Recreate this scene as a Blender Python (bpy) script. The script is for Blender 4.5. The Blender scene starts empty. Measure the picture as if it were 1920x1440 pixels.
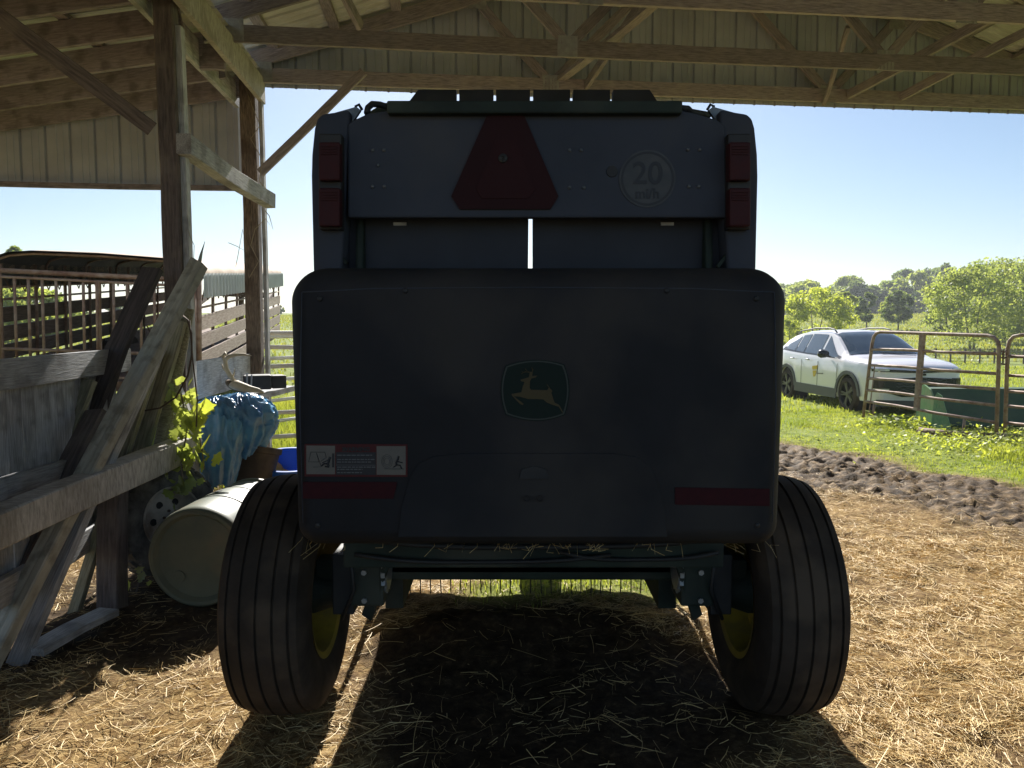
import bpy, bmesh, math, random
import numpy as np
from mathutils import Vector, Matrix
random.seed(7)
RNG = np.random.default_rng(7)
R = math.radians
SC = bpy.context.scene
COL = SC.collection
# ---------------------------------------------------------------- camera, sky, sun, exposure
CAMH, PITCH, F = 1.7, R(4.55), 1420.0
cd = bpy.data.cameras.new('camera'); cam = bpy.data.objects.new('camera', cd); COL.objects.link(cam)
cam.location = (0, 0, CAMH); cam.rotation_euler = (R(90) - PITCH, 0, 0)
cd.sensor_width = 36; cd.lens = 36 * F / 1920; cd.clip_start = 0.05; cd.clip_end = 3000
SC.camera = cam
SUN_EL, SUN_AZ = R(35), R(-2.0)          # azimuth from +Y towards +X
W = bpy.data.worlds.new('World'); SC.world = W; W.use_nodes = True
nt = W.node_tree; bg = nt.nodes['Background']
sky = nt.nodes.new('ShaderNodeTexSky'); sky.sky_type = 'NISHITA'; sky.sun_disc = False
sky.sun_elevation = SUN_EL; sky.sun_rotation = SUN_AZ; sky.air_density = 1.0; sky.dust_density = 0.5; sky.ozone_density = 3.0
nt.links.new(sky.outputs[0], bg.inputs[0]); bg.inputs[1].default_value = 0.052
sl = bpy.data.lights.new('sun', 'SUN'); so = bpy.data.objects.new('sun', sl); COL.objects.link(so)
sl.energy = 5.0; sl.angle = R(0.55); sl.color = (1, 0.955, 0.88)
sd = Vector((math.sin(SUN_AZ) * math.cos(SUN_EL), math.cos(SUN_AZ) * math.cos(SUN_EL), math.sin(SUN_EL)))
so.rotation_euler = sd.to_track_quat('Z', 'Y').to_euler()
SC.view_settings.view_transform = 'Standard'; SC.view_settings.look = 'None'
SC.view_settings.exposure = 1.12; SC.view_settings.gamma = 1
SC.render.engine = 'CYCLES'
SC.cycles.max_bounces = 8; SC.cycles.diffuse_bounces = 4; SC.cycles.transparent_max_bounces = 8

# ---------------------------------------------------------------- photo point -> place
def ray(px, py):
    dx, dy = (px - 960) / F, (720 - py) / F
    return Vector((dx, math.cos(PITCH) + dy * math.sin(PITCH), -math.sin(PITCH) + dy * math.cos(PITCH)))
def P(px, py, Y):                       # point at depth Y
    d = ray(px, py); t = Y / d.y
    return Vector((0, 0, CAMH)) + d * t
def G(px, py, h=0.0):                   # point on level h
    d = ray(px, py); t = (h - CAMH) / d.z
    return Vector((0, 0, CAMH)) + d * t

# ---------------------------------------------------------------- materials
MATS = {}
def nodes(name):
    m = bpy.data.materials.new(name); m.use_nodes = True
    return m, m.node_tree, m.node_tree.nodes['Principled BSDF']
def rgb(c): return (c[0], c[1], c[2], 1)
def mat(name, c, rough=0.6, metal=0.0, c2=None, scale=6.0, stretch=(1, 1, 1), bump=0.0, detail=6, spec=0.5,
        c3=None, scale3=1.5, amt3=0.5, rnd=0.0, trans=0.0, lo=0.35, hi=0.65, coat=0.0):
    if name in MATS: return MATS[name]
    m, t, b = nodes(name); N, L = t.nodes, t.links
    b.inputs['Roughness'].default_value = rough; b.inputs['Metallic'].default_value = metal
    b.inputs['Specular IOR Level'].default_value = spec; b.inputs['Coat Weight'].default_value = coat
    b.inputs['Base Color'].default_value = rgb(c)
    if c2 is not None:
        tc = N.new('ShaderNodeTexCoord'); mp = N.new('ShaderNodeMapping'); mp.inputs['Scale'].default_value = stretch
        L.new(tc.outputs['Object'], mp.inputs['Vector'])
        vec = mp.outputs[0]
        oi = N.new('ShaderNodeObjectInfo')
        if rnd > 0:
            ad = N.new('ShaderNodeVectorMath'); ad.operation = 'ADD'
            mu = N.new('ShaderNodeMath'); mu.operation = 'MULTIPLY'; mu.inputs[1].default_value = 37.0
            L.new(oi.outputs['Random'], mu.inputs[0]); L.new(mp.outputs[0], ad.inputs[0]); L.new(mu.outputs[0], ad.inputs[1])
            vec = ad.outputs[0]
        n = N.new('ShaderNodeTexNoise'); n.inputs['Scale'].default_value = scale; n.inputs['Detail'].default_value = detail
        n.inputs['Roughness'].default_value = 0.62
        L.new(vec, n.inputs['Vector'])
        r = N.new('ShaderNodeValToRGB'); r.color_ramp.elements[0].position = lo; r.color_ramp.elements[1].position = hi
        r.color_ramp.elements[0].color = rgb(c); r.color_ramp.elements[1].color = rgb(c2)
        L.new(n.outputs['Fac'], r.inputs[0]); out = r.outputs[0]
        if c3 is not None:
            n3 = N.new('ShaderNodeTexNoise'); n3.inputs['Scale'].default_value = scale3; n3.inputs['Detail'].default_value = 4
            L.new(tc.outputs['Object'], n3.inputs['Vector'])
            r3 = N.new('ShaderNodeValToRGB'); r3.color_ramp.elements[0].position = 0.5; r3.color_ramp.elements[1].position = 0.66
            r3.color_ramp.elements[0].color = (0, 0, 0, 1); r3.color_ramp.elements[1].color = (amt3, amt3, amt3, 1)
            L.new(n3.outputs['Fac'], r3.inputs[0])
            mx = N.new('ShaderNodeMixRGB'); mx.inputs[2].default_value = rgb(c3)
            L.new(r3.outputs[0], mx.inputs[0]); L.new(out, mx.inputs[1]); out = mx.outputs[0]
        if rnd > 0:
            hs = N.new('ShaderNodeHueSaturation')
            mr = N.new('ShaderNodeMapRange'); mr.inputs['To Min'].default_value = 1 - rnd; mr.inputs['To Max'].default_value = 1 + rnd
            L.new(oi.outputs['Random'], mr.inputs[0]); L.new(mr.outputs[0], hs.inputs['Value']); L.new(out, hs.inputs['Color']); out = hs.outputs[0]
        L.new(out, b.inputs['Base Color'])
        if bump > 0:
            bp = N.new('ShaderNodeBump'); bp.inputs['Strength'].default_value = bump; bp.inputs['Distance'].default_value = 0.01
            L.new(n.outputs['Fac'], bp.inputs['Height']); L.new(bp.outputs[0], b.inputs['Normal'])
    MATS[name] = m
    return m
WOOD = mat('truss wood', (.155, .138, .148), .85, c2=(.35, .315, .335), scale=9, stretch=(1.2, 14, 14), bump=.5, rnd=.22, c3=(.36, .32, .29), scale3=5, amt3=.35)
WOODR = mat('rafter wood', (.20, .175, .19), .85, c2=(.33, .295, .32), scale=8, stretch=(1.2, 12, 12), bump=.5, rnd=.15, c3=(.06, .05, .045), scale3=7, amt3=.5)
GREY = mat('grey weathered wood', (.32, .325, .34), .9, c2=(.60, .61, .63), scale=8, stretch=(1.0, 16, 16), bump=.7, rnd=.2, c3=(.10, .09, .08), scale3=6, amt3=.45)
SAWN = mat('rough sawn timber', (.29, .27, .25), .9, c2=(.55, .52, .49), scale=7, stretch=(12, 2.5, 2.5), bump=.8, rnd=.1, c3=(.20, .175, .14), scale3=3, amt3=.5)
POSTW = mat('old post wood', (.085, .07, .068), .9, c2=(.18, .15, .145), scale=7, stretch=(1.0, 10, 10), bump=.7, rnd=.15, c3=(.3, .26, .22), scale3=6, amt3=.25)
BARKP = mat('split post wood', (.085, .065, .052), .9, c2=(.25, .195, .155), scale=9, stretch=(1.2, 9, 9), bump=1, rnd=.1, c3=(.05, .03, .02), scale3=5, amt3=.6)
GREENB = mat('mossy board', (.16, .15, .10), .9, c2=(.36, .35, .26), scale=8, stretch=(1.0, 12, 12), bump=.6, rnd=.15, c3=(.12, .15, .08), scale3=4, amt3=.5)
SHEET = mat('beige barn sheet', (.39, .43, .50), .55, c2=(.47, .51, .57), scale=3, bump=.05, c3=(.34, .32, .30), scale3=1.5, amt3=.25, rnd=.03)
ROOFM = mat('roof sheet', (.50, .52, .52), .5, .1, c2=(.64, .66, .66), scale=3, stretch=(1, 6, 1), c3=(.30, .26, .2), scale3=2, amt3=.3)
STEEL = mat('nail plate steel', (.30, .30, .30), .5, .6, c2=(.42, .43, .42), scale=20)
RUST = mat('rusty tube', (.19, .105, .075), .7, .1, c2=(.36, .26, .20), scale=9, bump=.3, rnd=.1, c3=(.45, .38, .32), scale3=6, amt3=.5)
RUSTD = mat('dark rusty steel', (.07, .04, .03), .8, c2=(.18, .11, .08), scale=8, bump=.4, rnd=.15)
RUBBER = mat('tyre rubber', (.034, .027, .021), .85, c2=(.068, .052, .040), scale=5, bump=.3, spec=.12, c3=(.13, .095, .065), scale3=4, amt3=.6)
RUBBERG = mat('old grey rubber', (.05, .05, .05), .85, c2=(.20, .195, .185), scale=9, bump=.5)
YELLOW = mat('yellow rim paint', (.30, .22, .02), .6, c2=(.20, .14, .02), scale=8, c3=(.12, .09, .05), scale3=4, amt3=.6)
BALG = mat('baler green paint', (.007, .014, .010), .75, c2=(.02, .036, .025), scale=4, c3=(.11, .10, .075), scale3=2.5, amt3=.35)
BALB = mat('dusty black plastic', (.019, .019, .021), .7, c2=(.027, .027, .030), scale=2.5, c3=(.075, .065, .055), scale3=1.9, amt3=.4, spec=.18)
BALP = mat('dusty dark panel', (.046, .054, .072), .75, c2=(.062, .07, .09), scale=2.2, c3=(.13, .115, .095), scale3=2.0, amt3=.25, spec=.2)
BLACK = mat('black part', (.012, .013, .015), .6, c2=(.03, .03, .03), scale=6)
BELT = mat('rubber belt', (.018, .022, .032), .7, c2=(.026, .031, .042), scale=5)
REDL = mat('red lens', (.045, .013, .015), .6, c2=(.055, .012, .013), scale=30, spec=.2)
REDR = mat('red reflector', (.048, .008, .011), .6, spec=.15, c2=(.036, .007, .010), scale=40)
REDS = mat('faded red sign', (.040, .016, .018), .8, spec=.1, c2=(.032, .015, .017), scale=5)
ORNG = mat('orange sign', (.043, .017, .019), .8, spec=.1, c2=(.038, .016, .018), scale=5)
WHITEP = mat('white paint', (.70, .70, .66), .5, c2=(.55, .54, .5), scale=9, rnd=.05)
DECAL = mat('decal off white', (.15, .135, .115), .5, c2=(.12, .11, .095), scale=9)
DECALR = mat('decal red', (.09, .024, .024), .7, spec=.15)
DECALK = mat('decal black', (.012, .014, .02), .5)
DECALG = mat('decal grey lines', (.11, .115, .12), .5)
LGREEN = mat('badge green', (.014, .024, .020), .7, spec=.15)
LYEL = mat('badge yellow', (.085, .068, .036), .7, spec=.15)
LEDGE = mat('badge border', (.062, .070, .062), .7, spec=.15)
SIGNG = mat('speed sticker', (.105, .112, .118), .7, spec=.15, c2=(.08, .088, .096), scale=15)
BARREL = mat('olive plastic barrel', (.09, .112, .09), .5, c2=(.15, .165, .12), scale=3, c3=(.22, .17, .11), scale3=3.5, amt3=.5)
TARP = mat('blue tarp', (.05, .17, .40), .26, c2=(.12, .33, .56), scale=5, bump=.3, spec=.7, c3=(.30, .42, .5), scale3=7, amt3=.25)
BLUEP = mat('blue plastic', (.01, .10, .50), .4)
YELP = mat('amber plastic', (.62, .30, .03), .4, c2=(.5, .22, .02), scale=5)
BONE = mat('bone', (.42, .36, .27), .65, c2=(.62, .57, .46), scale=14, bump=.3)
HIDE = mat('dried hide', (.05, .035, .025), .9, c2=(.16, .12, .08), scale=20, bump=.8)
RIMA = mat('dirty steel rim', (.42, .38, .33), .6, .1, c2=(.62, .57, .50), scale=9, c3=(.16, .09, .05), scale3=6, amt3=.7)
CARW = mat('pearl white car paint', (.84, .81, .83), .25, coat=.8)
CARG = mat('grey body cladding', (.10, .10, .10), .6)
CARK = mat('gloss black trim', (.012, .012, .014), .25)
CHROME = mat('chrome', (.6, .6, .6), .15, 1)
ALLOY = mat('dark alloy wheel', (.10, .10, .11), .35, .7)
LAMP = mat('headlamp glass', (.55, .62, .68), .1, .2)
INNER = mat('dark cabin', (.02, .02, .022), .7)
TRGREEN = mat('green painted steel', (.026, .062, .02), .45, c2=(.04, .085, .026), scale=5, c3=(.08, .09, .05), scale3=3, amt3=.4)
TRLIGHT = mat('faded green plate', (.12, .30, .13), .6, c2=(.22, .36, .17), scale=5, stretch=(8, 8, 1), c3=(.3, .27, .18), scale3=5, amt3=.5)
TWINE = mat('twine', (.30, .25, .17), .9)
WIRE = mat('old wire', (.10, .07, .05), .7, .4)
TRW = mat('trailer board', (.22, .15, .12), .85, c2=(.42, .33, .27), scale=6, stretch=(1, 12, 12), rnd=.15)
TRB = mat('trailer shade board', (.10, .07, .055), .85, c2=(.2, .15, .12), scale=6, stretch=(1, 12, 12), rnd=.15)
TARPT = mat('canvas trailer top', (.34, .25, .18), .8, c2=(.42, .32, .23), scale=2)
FRINGE = mat('grey trailer flap', (.60, .66, .70), .6, c2=(.48, .54, .58), scale=3, stretch=(1, 8, 1))
BARK = mat('bark', (.09, .07, .055), .9, c2=(.2, .165, .13), scale=6, stretch=(1, 1, .3), bump=.6)
def glass_mat():
    m, t, b = nodes('tinted glass'); b.inputs['Base Color'].default_value = (.05, .07, .08, 1)
    b.inputs['Roughness'].default_value = .05; b.inputs['Coat Weight'].default_value = 1; b.inputs['Coat Roughness'].default_value = .02
    return m
GLASS = glass_mat()
def leaf_mat(name, c, c2, tr=.5, mult=(1.45, 1.4, .6)):
    m = bpy.data.materials.new(name); m.use_nodes = True; t = m.node_tree; N, L = t.nodes, t.links
    N.remove(N['Principled BSDF']); o = N['Material Output']
    d = N.new('ShaderNodeBsdfDiffuse'); tr_ = N.new('ShaderNodeBsdfTranslucent'); g = N.new('ShaderNodeBsdfGlossy'); g.inputs['Roughness'].default_value = .5
    tc = N.new('ShaderNodeTexCoord'); n = N.new('ShaderNodeTexNoise'); n.inputs['Scale'].default_value = 1.3; n.inputs['Detail'].default_value = 5
    L.new(tc.outputs['Object'], n.inputs['Vector'])
    r = N.new('ShaderNodeValToRGB'); r.color_ramp.elements[0].position = .35; r.color_ramp.elements[1].position = .65
    r.color_ramp.elements[0].color = rgb(c); r.color_ramp.elements[1].color = rgb(c2)
    L.new(n.outputs['Fac'], r.inputs[0]); L.new(r.outputs[0], d.inputs[0])
    mul = N.new('ShaderNodeMixRGB'); mul.blend_type = 'MULTIPLY'; mul.inputs[0].default_value = 1; mul.inputs[2].default_value = rgb(mult)
    L.new(r.outputs[0], mul.inputs[1]); L.new(mul.outputs[0], tr_.inputs[0])
    mx = N.new('ShaderNodeMixShader'); mx.inputs[0].default_value = tr; L.new(d.outputs[0], mx.inputs[1]); L.new(tr_.outputs[0], mx.inputs[2])
    m2 = N.new('ShaderNodeMixShader'); m2.inputs[0].default_value = .05; L.new(mx.outputs[0], m2.inputs[1]); L.new(g.outputs[0], m2.inputs[2])
    L.new(m2.outputs[0], o.inputs['Surface'])
    return m
LEAF_Y = leaf_mat('bright leaves', (.28, .34, .06), (.44, .48, .13), .6)
LEAF_M = leaf_mat('mid leaves', (.20, .26, .09), (.36, .40, .17), .6)
LEAF_D = leaf_mat('dark leaves', (.10, .15, .065), (.20, .25, .11), .55)
GRASSM = leaf_mat('grass blades', (.20, .26, .05), (.38, .41, .10), .5)
GRASSF = leaf_mat('dry field grass', (.22, .26, .06), (.36, .36, .12), .45)
STRAWM = mat('straw stalks', (.46, .29, .09), .6, c2=(.84, .64, .30), scale=9, lo=.3, hi=.7, spec=.5)

# ---------------------------------------------------------------- helpers
def empty(name, label, cat, loc=(0, 0, 0), group=None, kind=None):
    o = bpy.data.objects.new(name, None); COL.objects.link(o); o.location = loc; o.empty_display_size = .1
    tag(o, label, cat, group, kind); return o
def tag(o, label=None, cat=None, group=None, kind=None):
    if label: o['label'] = label
    if cat: o['category'] = cat
    if group: o['group'] = group
    if kind: o['kind'] = kind
    return o
def attach(o, parent):
    if parent is not None:
        o.parent = parent; o.matrix_parent_inverse = world_of(parent).inverted()
def world_of(o):
    m = o.matrix_basis.copy()
    if o.parent is not None: m = world_of(o.parent) @ o.matrix_parent_inverse @ m
    return m
def mk(name, verts, faces, m, parent=None, smooth=False, matrix=None):
    me = bpy.data.meshes.new(name); me.from_pydata([tuple(v) for v in verts], [], faces); me.update()
    if smooth:
        me.polygons.foreach_set('use_smooth', [True] * len(me.polygons))
    me.materials.append(m)
    o = bpy.data.objects.new(name, me); COL.objects.link(o)
    if matrix is not None: o.matrix_basis = matrix
    attach(o, parent); return o
def mknp(name, V, Fc, m, parent=None, smooth=False):
    """V (n,3) array, Fc (k,s) int array of equal sized faces."""
    me = bpy.data.meshes.new(name); k, s = Fc.shape
    me.vertices.add(len(V)); me.vertices.foreach_set('co', np.ascontiguousarray(V, dtype=np.float32).ravel())
    me.loops.add(k * s); me.loops.foreach_set('vertex_index', Fc.astype(np.int32).ravel())
    me.polygons.add(k); me.polygons.foreach_set('loop_start', (np.arange(k) * s).astype(np.int32))
    try: me.polygons.foreach_set('loop_total', np.full(k, s, dtype=np.int32))
    except Exception: pass
    if smooth: me.polygons.foreach_set('use_smooth', np.ones(k, dtype=bool))
    me.update(calc_edges=True); me.validate(); me.materials.append(m)
    o = bpy.data.objects.new(name, me); COL.objects.link(o); attach(o, parent); return o
class MB:
    def __init__(s): s.v = []; s.f = []
    def add(s, vs, fs):
        n = len(s.v); s.v += [Vector(v) for v in vs]; s.f += [tuple(i + n for i in f) for f in fs]; return s
    def box(s, c, d, rot=None):
        hx, hy, hz = d[0] / 2, d[1] / 2, d[2] / 2
        vs = [Vector((x, y, z)) for x in (-hx, hx) for y in (-hy, hy) for z in (-hz, hz)]
        if rot is not None: vs = [rot @ v for v in vs]
        vs = [v + Vector(c) for v in vs]
        return s.add(vs, [(0, 1, 3, 2), (4, 6, 7, 5), (0, 4, 5, 1), (2, 3, 7, 6), (0, 2, 6, 4), (1, 5, 7, 3)])
    def bar(s, p0, p1, w, h, up=(0, 0, 1)):
        p0, p1 = Vector(p0), Vector(p1); M = frame(p0, p1, up); L = (p1 - p0).length
        return s.box((p0 + p1) / 2, (L, w, h), M.to_3x3())
    def tube(s, pts, r, n=8, cap=True, closed=False):
        pts = [Vector(p) for p in pts]; rr = r if isinstance(r, (list, tuple)) else [r] * len(pts)
        base = len(s.v); prev = None
        for i, p in enumerate(pts):
            a = pts[i - 1] if (i > 0 or closed) else p; b = pts[(i + 1) % len(pts)] if (i < len(pts) - 1 or closed) else p
            t = (b - a).normalized()
            if prev is None:
                u = t.orthogonal().normalized()
            else:
                u = (prev - t * prev.dot(t)).normalized()
            prev = u; w = t.cross(u)
            for k in range(n):
                an = 2 * math.pi * k / n; s.v.append(p + (u * math.cos(an) + w * math.sin(an)) * rr[i])
        m = len(pts)
        for i in range(m if closed else m - 1):
            j = (i + 1) % m
            for k in range(n):
                k2 = (k + 1) % n
                s.f.append((base + i * n + k, base + i * n + k2, base + j * n + k2, base + j * n + k))
        if cap and not closed:
            s.f.append(tuple(base + k for k in reversed(range(n)))); s.f.append(tuple(base + (m - 1) * n + k for k in range(n)))
        return s
    def lathe(s, prof, c, axis='x', n=48, a0=0, a1=None, closed=False):
        """prof: list of (along axis, radius)."""
        full = a1 is None; a1 = 2 * math.pi if full else a1
        base = len(s.v); m = len(prof); steps = n if full else n + 1; c = Vector(c)
        if isinstance(axis, str): ax = {'x': Vector((1, 0, 0)), 'y': Vector((0, 1, 0)), 'z': Vector((0, 0, 1))}[axis]
        else: ax = Vector(axis).normalized()
        u = ax.orthogonal().normalized(); w = ax.cross(u)
        for i in range(steps):
            an = a0 + (a1 - a0) * i / n; d = u * math.cos(an) + w * math.sin(an)
            for (x, r) in prof: s.v.append(c + ax * x + d * r)
        for i in range(n):
            j = (i + 1) % steps
            for k in range(m - 1 if not closed else m):
                k2 = (k + 1) % m
                s.f.append((base + i * m + k, base + j * m + k, base + j * m + k2, base + i * m + k2))
        return s
    def prism(s, poly, d):
        """poly: 3D points (planar), extruded by vector d."""
        n = len(poly); d = Vector(d); vs = [Vector(p) for p in poly] + [Vector(p) + d for p in poly]
        fs = [tuple(range(n)), tuple(reversed(range(n, 2 * n)))] + [(i, i + n, (i + 1) % n + n, (i + 1) % n) for i in range(n)]
        return s.add(vs, fs)
    def build(s, name, m, parent=None, smooth=False, bevel=0, seg=2, auto=None):
        o = mk(name, s.v, s.f, m, parent, smooth)
        if bevel or auto:
            bm = bmesh.new(); bm.from_mesh(o.data); bmesh.ops.recalc_face_normals(bm, faces=bm.faces)
            if bevel:
                es = [e for e in bm.edges if len(e.link_faces) == 2 and e.calc_face_angle(0) > R(30)]
                bmesh.ops.bevel(bm, geom=es, offset=bevel, segments=seg, affect='EDGES', profile=.5)
            bm.to_mesh(o.data); bm.free()
        if auto:
            for p in o.data.polygons: p.use_smooth = True
            try: o.data.set_sharp_from_angle(angle=R(auto))
            except Exception: pass
        return o
def frame(p0, p1, up=(0, 0, 1)):
    x = (Vector(p1) - Vector(p0)).normalized(); up = Vector(up)
    if abs(x.dot(up.normalized())) > .98: up = Vector((0, 1, 0))
    y = up.cross(x).normalized(); z = x.cross(y)
    M = Matrix((x, y, z)).transposed().to_4x4(); return M
def beam(name, p0, p1, w, h, m, parent=None, up=(0, 0, 1), rough=.004, twist=0):
    """sawn member: local x runs along the grain; w across (local y), h along up (local z)."""
    p0, p1 = Vector(p0), Vector(p1); L = (p1 - p0).length; M = frame(p0, p1, up); M.translation = p0
    n = max(2, int(L / .25)); vs = []; fs = []; c = min(w, h) * .06
    sec = [(-w/2+c, -h/2), (w/2-c, -h/2), (w/2, -h/2+c), (w/2, h/2-c), (w/2-c, h/2), (-w/2+c, h/2), (-w/2, h/2-c), (-w/2, -h/2+c)]
    ph = random.random() * 9; bow = random.uniform(-1, 1) * rough * 1.5
    for i in range(n + 1):
        t = i / n; oy = math.sin(t * 5 + ph) * rough; oz = math.sin(t * math.pi) * bow * 2 + math.sin(t * 7 + ph * 2) * rough * .6
        for (y, z) in sec:
            vs.append((t * L, y + oy + random.uniform(-1, 1) * rough * .35, z + oz + random.uniform(-1, 1) * rough * .35))
    for i in range(n):
        for k in range(8):
            k2 = (k + 1) % 8; fs.append((i*8+k, (i+1)*8+k, (i+1)*8+k2, i*8+k2))
    fs.append(tuple(reversed(range(8)))); fs.append(tuple(n * 8 + k for k in range(8)))
    fs = [tuple(reversed(f)) for f in fs]
    return mk(name, vs, fs, m, parent, matrix=M)
def text(body, size, loc, rot, m, parent, name='lettering', ext=.0008, align='CENTER', sx=1.0, bold=0):
    cu = bpy.data.curves.new(name, 'FONT'); cu.body = body; cu.size = size; cu.extrude = ext; cu.align_x = align; cu.align_y = 'CENTER'; cu.offset = bold
    t = bpy.data.objects.new('tmp_text', cu); COL.objects.link(t)
    dg = bpy.context.evaluated_depsgraph_get(); dg.update()
    me = bpy.data.meshes.new_from_object(t.evaluated_get(dg)); bpy.data.objects.remove(t)
    me.materials.clear(); me.materials.append(m)
    o = bpy.data.objects.new(name, me); COL.objects.link(o); o.location = loc; o.rotation_euler = rot; o.scale = (sx, 1, 1)
    attach(o, parent); return o
def copy_tree(o, parent=None):
    c = o.copy(); COL.objects.link(c)
    if parent is not None: c.parent = parent
    for ch in list(o.children): copy_tree(ch, c)
    return c
# value noise in numpy
_T = RNG.random((256, 256))
def vn(x, y, s=1.0, o=0):
    x = np.asarray(x, float) * s + o * 17.3 + 1000; y = np.asarray(y, float) * s + o * 9.1 + 1000
    xi = np.floor(x).astype(int); yi = np.floor(y).astype(int); fx = x - xi; fy = y - yi
    fx = fx * fx * (3 - 2 * fx); fy = fy * fy * (3 - 2 * fy)
    a = _T[xi % 256, yi % 256]; b = _T[(xi + 1) % 256, yi % 256]; c = _T[xi % 256, (yi + 1) % 256]; d = _T[(xi + 1) % 256, (yi + 1) % 256]
    return (a * (1 - fx) + b * fx) * (1 - fy) + (c * (1 - fx) + d * fx) * fy
def fbm(x, y, s=1.0, oc=4, o=0):
    r = 0; a = .5; t = 0
    for i in range(oc): r = r + a * vn(x, y, s * 2 ** i, o + i); t += a; a *= .5
    return r / t
def sst(a, b, x):
    t = np.clip((np.asarray(x, float) - a) / (b - a), 0, 1); return t * t * (3 - 2 * t)

# ---------------------------------------------------------------- the ground
def dgrass(x, y): return (x - 3.95) * .894 + (y - 10.9) * .447
def zone(x, y):
    """grass, mud amounts (0..1) of a ground point; the rest is trodden straw and dirt"""
    x = np.asarray(x, float); y = np.asarray(y, float)
    n = (fbm(x, y, .9, 4, 3) - .5)
    d = dgrass(x, y) + n * 1.1
    g = sst(-.25, .3, d) * sst(1.6, 2.2, x)
    g = np.maximum(g, sst(14, 16, y + n * 3))
    gl = sst(7.2, 8.0, y + n * 1.4) * sst(-1.2, -1.7, x + n)
    gl = np.maximum(gl, sst(-3.4, -4.4, x + n * 2) * sst(4.6, 5.6, y + n))
    g = np.maximum(g, gl)
    gm = .9 * sst(4.4, 4.75, y + n * .5) * sst(-.55, -.15, x + n) * sst(1.45, 1.1, x + n) * sst(.36, .5, fbm(x, y, 2.2, 3, 8) + .06)
    g = np.maximum(g, gm)
    d2 = dgrass(x, y) + (fbm(x, y, 1.3, 3, 11) - .5) * .9
    m = sst(-2.6, -1.7, d2) * sst(.15, -.25, d) * sst(1.5, 2.2, x)
    return g, m * (1 - g)
def shade_soil(x, y):
    """shade painted dark under the machine, and dark soil along the foot of the wall"""
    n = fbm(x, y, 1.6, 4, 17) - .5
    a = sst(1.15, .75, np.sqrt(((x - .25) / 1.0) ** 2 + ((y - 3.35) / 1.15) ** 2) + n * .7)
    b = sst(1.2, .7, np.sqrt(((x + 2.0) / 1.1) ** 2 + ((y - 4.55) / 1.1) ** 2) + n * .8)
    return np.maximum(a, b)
def height(x, y):
    x = np.asarray(x, float); y = np.asarray(y, float)
    hr = 3.0 * sst(30, 118, y); hl = np.minimum(.062 * np.maximum(y - 8.5, 0), 3.3) * (1 - .0 * y)
    hl = 3.35 * (1 - np.exp(-np.maximum(y - 9, 0) / 42.))
    k = sst(0, -4, x)
    h = hr * (1 - k) + hl * k
    h = h + (fbm(x, y, .045, 3, 20) - .5) * 1.2 * sst(30, 80, y)
    g, m = zone(x, y)
    nearf = sst(26, 14, y)
    h = h + nearf * ((fbm(x, y, 1.1, 4, 2) - .5) * .07 + (fbm(x, y, 6, 3, 5) - .5) * .05 + (vn(x, y, 19, 8) - .5) * .014)
    # churned mud: tread lugs along the track
    s_ = x * .447 - y * .894; q = x * .894 + y * .447
    ch = s_ + np.abs(((q * 1.35) % 1) - .5) * .55 + (fbm(x, y, 1.5, 3, 7) - .5) * .5
    lug = np.abs(np.sin(ch * math.pi / .17)) ** .7
    rut = .5 + .5 * np.sin(q * 2 * math.pi / .95 + 1.2)
    h = h + m * nearf * ((lug - .6) * .08 * (.4 + .6 * rut) * sst(.34, .6, fbm(x, y, 1.4, 2, 31)) - rut * .03 + (.5 - np.abs(fbm(x, y, 7, 3, 9) - .5) * 4) * .028 * sst(.3, .62, fbm(x, y, 1.1, 3, 44)) + (vn(x, y, 15, 12) - .5) * .065)
    # litter heaps under the baler
    h = h + .08 * np.exp(-(((x + .25) / .5) ** 2 + ((y - 4.05) / .22) ** 2)) * (.6 + vn(x, y, 9, 4)) + .06 * np.exp(-(((x - .75) / .6) ** 2 + ((y - 4.12) / .22) ** 2)) * (.6 + vn(x, y, 8, 5))
    return h
def axis(segs):
    out = []
    for a, b, st in segs: out += list(np.arange(a, b, st))
    out.append(segs[-1][1]); return np.array(out)
XS = axis([(-900, -120, 60), (-120, -30, 6), (-30, -8, .9), (-8, -3.2, .12), (-3.2, 6.2, .034), (6.2, 12, .12), (12, 40, .9), (40, 160, 6), (160, 900, 60)])
YS = axis([(-30, -3, 1.5), (-3, 2.2, .3), (2.2, 12, .034), (12, 26, .14), (26, 70, .9), (70, 180, 4), (180, 1500, 60)])
X, Y = np.meshgrid(XS, YS); Z = height(X, Y)
nx, ny = len(XS), len(YS)
V = np.stack([X.ravel(), Y.ravel(), Z.ravel()], 1)
i = np.arange(nx - 1)[None, :] + np.arange(ny - 1)[:, None] * nx
Fc = np.stack([i, i + 1, i + 1 + nx, i + nx], -1).reshape(-1, 4)
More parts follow.
